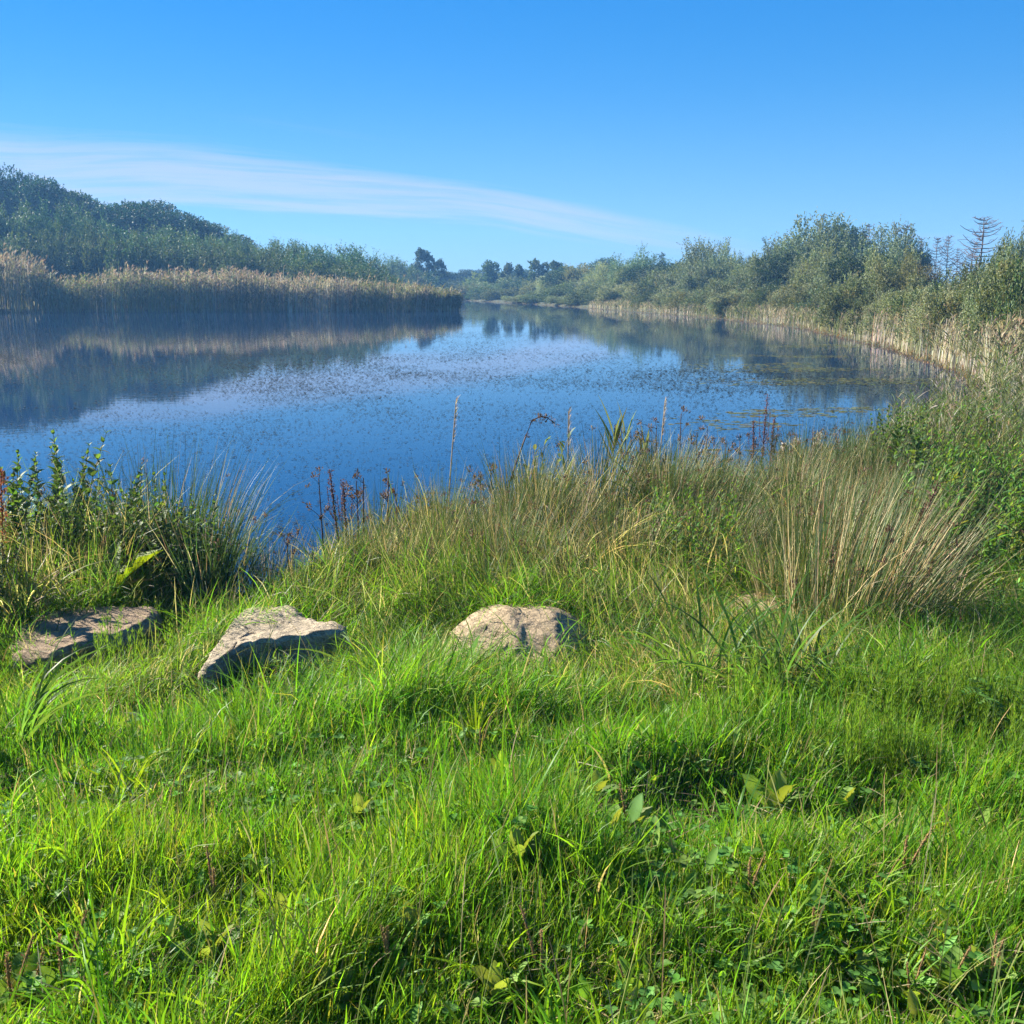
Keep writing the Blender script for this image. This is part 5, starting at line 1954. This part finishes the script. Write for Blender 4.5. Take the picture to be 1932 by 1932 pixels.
GD = (.07, .17, .02)
dock(pos(872, 1318), [(.5, .30, .18, .25, .085, (.075, .19, .02), None), (2.4, .20, .25, .6, .06, (.13, .085, .03), 'brown curled leaf'), (3.6, .16, .5, .6, .05, (.09, .14, .03), None), (-.6, .18, .6, .7, .05, GD, None)],
     'dock with one big upright green leaf in front of the humped stone')
p = ((168 - 966) / 1932 * 5.55, 5.55, gz_fast((168 - 966) / 1932 * 5.55, 5.55) + .09)
dock(p, [(.35, .40, .75, .35, .17, (.17, .24, .018), 'large yellow leaf'), (1.6, .38, .5, .6, .12, (.09, .15, .025), None), (2.8, .34, .6, .5, .11, (.10, .17, .02), None), (.2, .30, .9, .9, .07, (.25, .19, .11), 'withered curled leaf')],
     'dock with a large glowing yellow green leaf on the left bank')
p = pos(8, 1120)
dock(p, [(.4, .22, .8, .7, .06, GD, None), (2.5, .2, .7, .7, .06, GD, None)], 'dock with a rust red seed spike at the left edge', True)
dock(pos(330, 1380), [(2.9, .20, 1.15, .3, .05, (.10, .15, .07), None), (.6, .17, .9, .5, .045, (.08, .14, .05), None), (-1.2, .15, 1.0, .4, .045, (.08, .14, .05), None)], 'low grey leaved dock in the hollow below the middle stone')


def plantain(nl, lmin, lmax, nsp, up):
    leaves, spikes = [], []
    for k in range(nl):
        g = Geo()
        a = k * 2.4 + rng.normal(0, .3)
        ln = rng.uniform(lmin, lmax)
        broad(g, np.array([[.006 * math.cos(a), .006 * math.sin(a), .01]]), np.array([a]), np.array([ln]), np.array([rng.uniform(*up)]), np.array([rng.uniform(.1, .9)]), np.array([ln * rng.uniform(.40, .55)]),
              pick([(.14, .25, .05), (.16, .27, .06), (.11, .21, .04), (.20, .29, .07)], [1, 1, 1, .8], 1), n=10, fold=.22, wave=.05,
              prof=np.interp(np.linspace(0, 1, 11), [0, .25, .38, .6, .8, .93, 1], [.10, .14, .75, 1, .8, .4, .05]))
        leaves.append(g)
    for k in range(nsp):
        g = Geo()
        a = rng.uniform(0, 6.28)
        h = rng.uniform(.13, .26)
        t = np.linspace(0, 1, 8)
        ln = abs(rng.normal(.12, .22))
        cv = np.stack([np.cos(a) * math.sin(ln) * h * t ** 1.3, np.sin(a) * math.sin(ln) * h * t ** 1.3, h * t], -1)
        tube(g, cv, np.linspace(.0016, .0014, 8), 4, (.16, .16, .05))
        P = np.stack([np.interp(np.linspace(.42, 1, 30), t, cv[:, i]) for i in range(3)], -1)
        tube(g, P, np.interp(np.linspace(0, 1, 30), [0, .1, .8, 1], [.0015, .0035, .003, .001]), 6, vary([(.30, .19, .09)], 30 * 6, .25))
        seed_cluster(g, P, .006, 6, [(.32, .20, .10), (.24, .14, .07), (.38, .26, .12)])
        spikes.append(g)
    return leaves, spikes


def plantain_kind(args):
    leaves, spikes = plantain(*args)
    return leaves, spikes


PV = [plantain(6, .11, .18, 1, (.15, .8)), plantain(5, .12, .20, 0, (.1, .7)), plantain(6, .09, .15, 2, (.3, 1.0)), plantain(4, .13, .20, 0, (.05, .6)), plantain(3, .07, .11, 2, (.3, .9))]
_pf = [None] * len(PV)


def put_plantain(px, py, k, s, label, rz=None):
    loc = pos(px, py)
    rz = rng.uniform(0, 6.28) if rz is None else rz
    if _pf[k] is None:
        e = empty('plantain', loc, label, 'plantain', 'plantains in the lawn', rz)
        for g in PV[k][0]:
            g.build('leaf', M_LEAF, e)
        for g in PV[k][1]:
            g.build('seed_spike', M_DRY, e)
        _pf[k] = e
    else:
        e = copy_tree(_pf[k])
        e.location = loc
        e['label'] = label
    e.rotation_euler = (0, 0, rz)
    e.scale = (s * .74, s * .74, s * .8)


for a in PLANTAINS:
    put_plantain(*a)

# fern by the right edge
gs, gl = Geo(), Geo()
for k in range(8):
    a = k * .8 + rng.normal(0, .2)
    t = np.linspace(0, 1, 8)
    cv = np.stack([np.cos(a) * .3 * t ** 1.2, np.sin(a) * .3 * t ** 1.2, .36 * np.sin(t * 1.9)], -1)
    tube(gs, cv, np.linspace(.003, .001, 8), 4, (.10, .14, .03))
    m = 16
    f = np.linspace(.2, 1, m)
    pt = np.stack([np.interp(f, t, cv[:, i]) for i in range(3)], -1)
    for s in (-1, 1):
        broad(gl, pt, np.full(m, a + s * 1.25), .075 * np.sin(f * 2.6).clip(.2, 1), np.full(m, 1.35), np.full(m, .2), np.full(m, .018), pick([(.07, .16, .025), (.09, .18, .03)], [1, 1], m), n=4, fold=.1)
e = empty('fern', pos(1900, 1420), 'small bright fern at the right edge of the lawn', 'fern')
gs.build('stem', M_RUSH, e)
gl.build('fronds', M_LEAF, e)
e.scale = (.55, .55, .6)
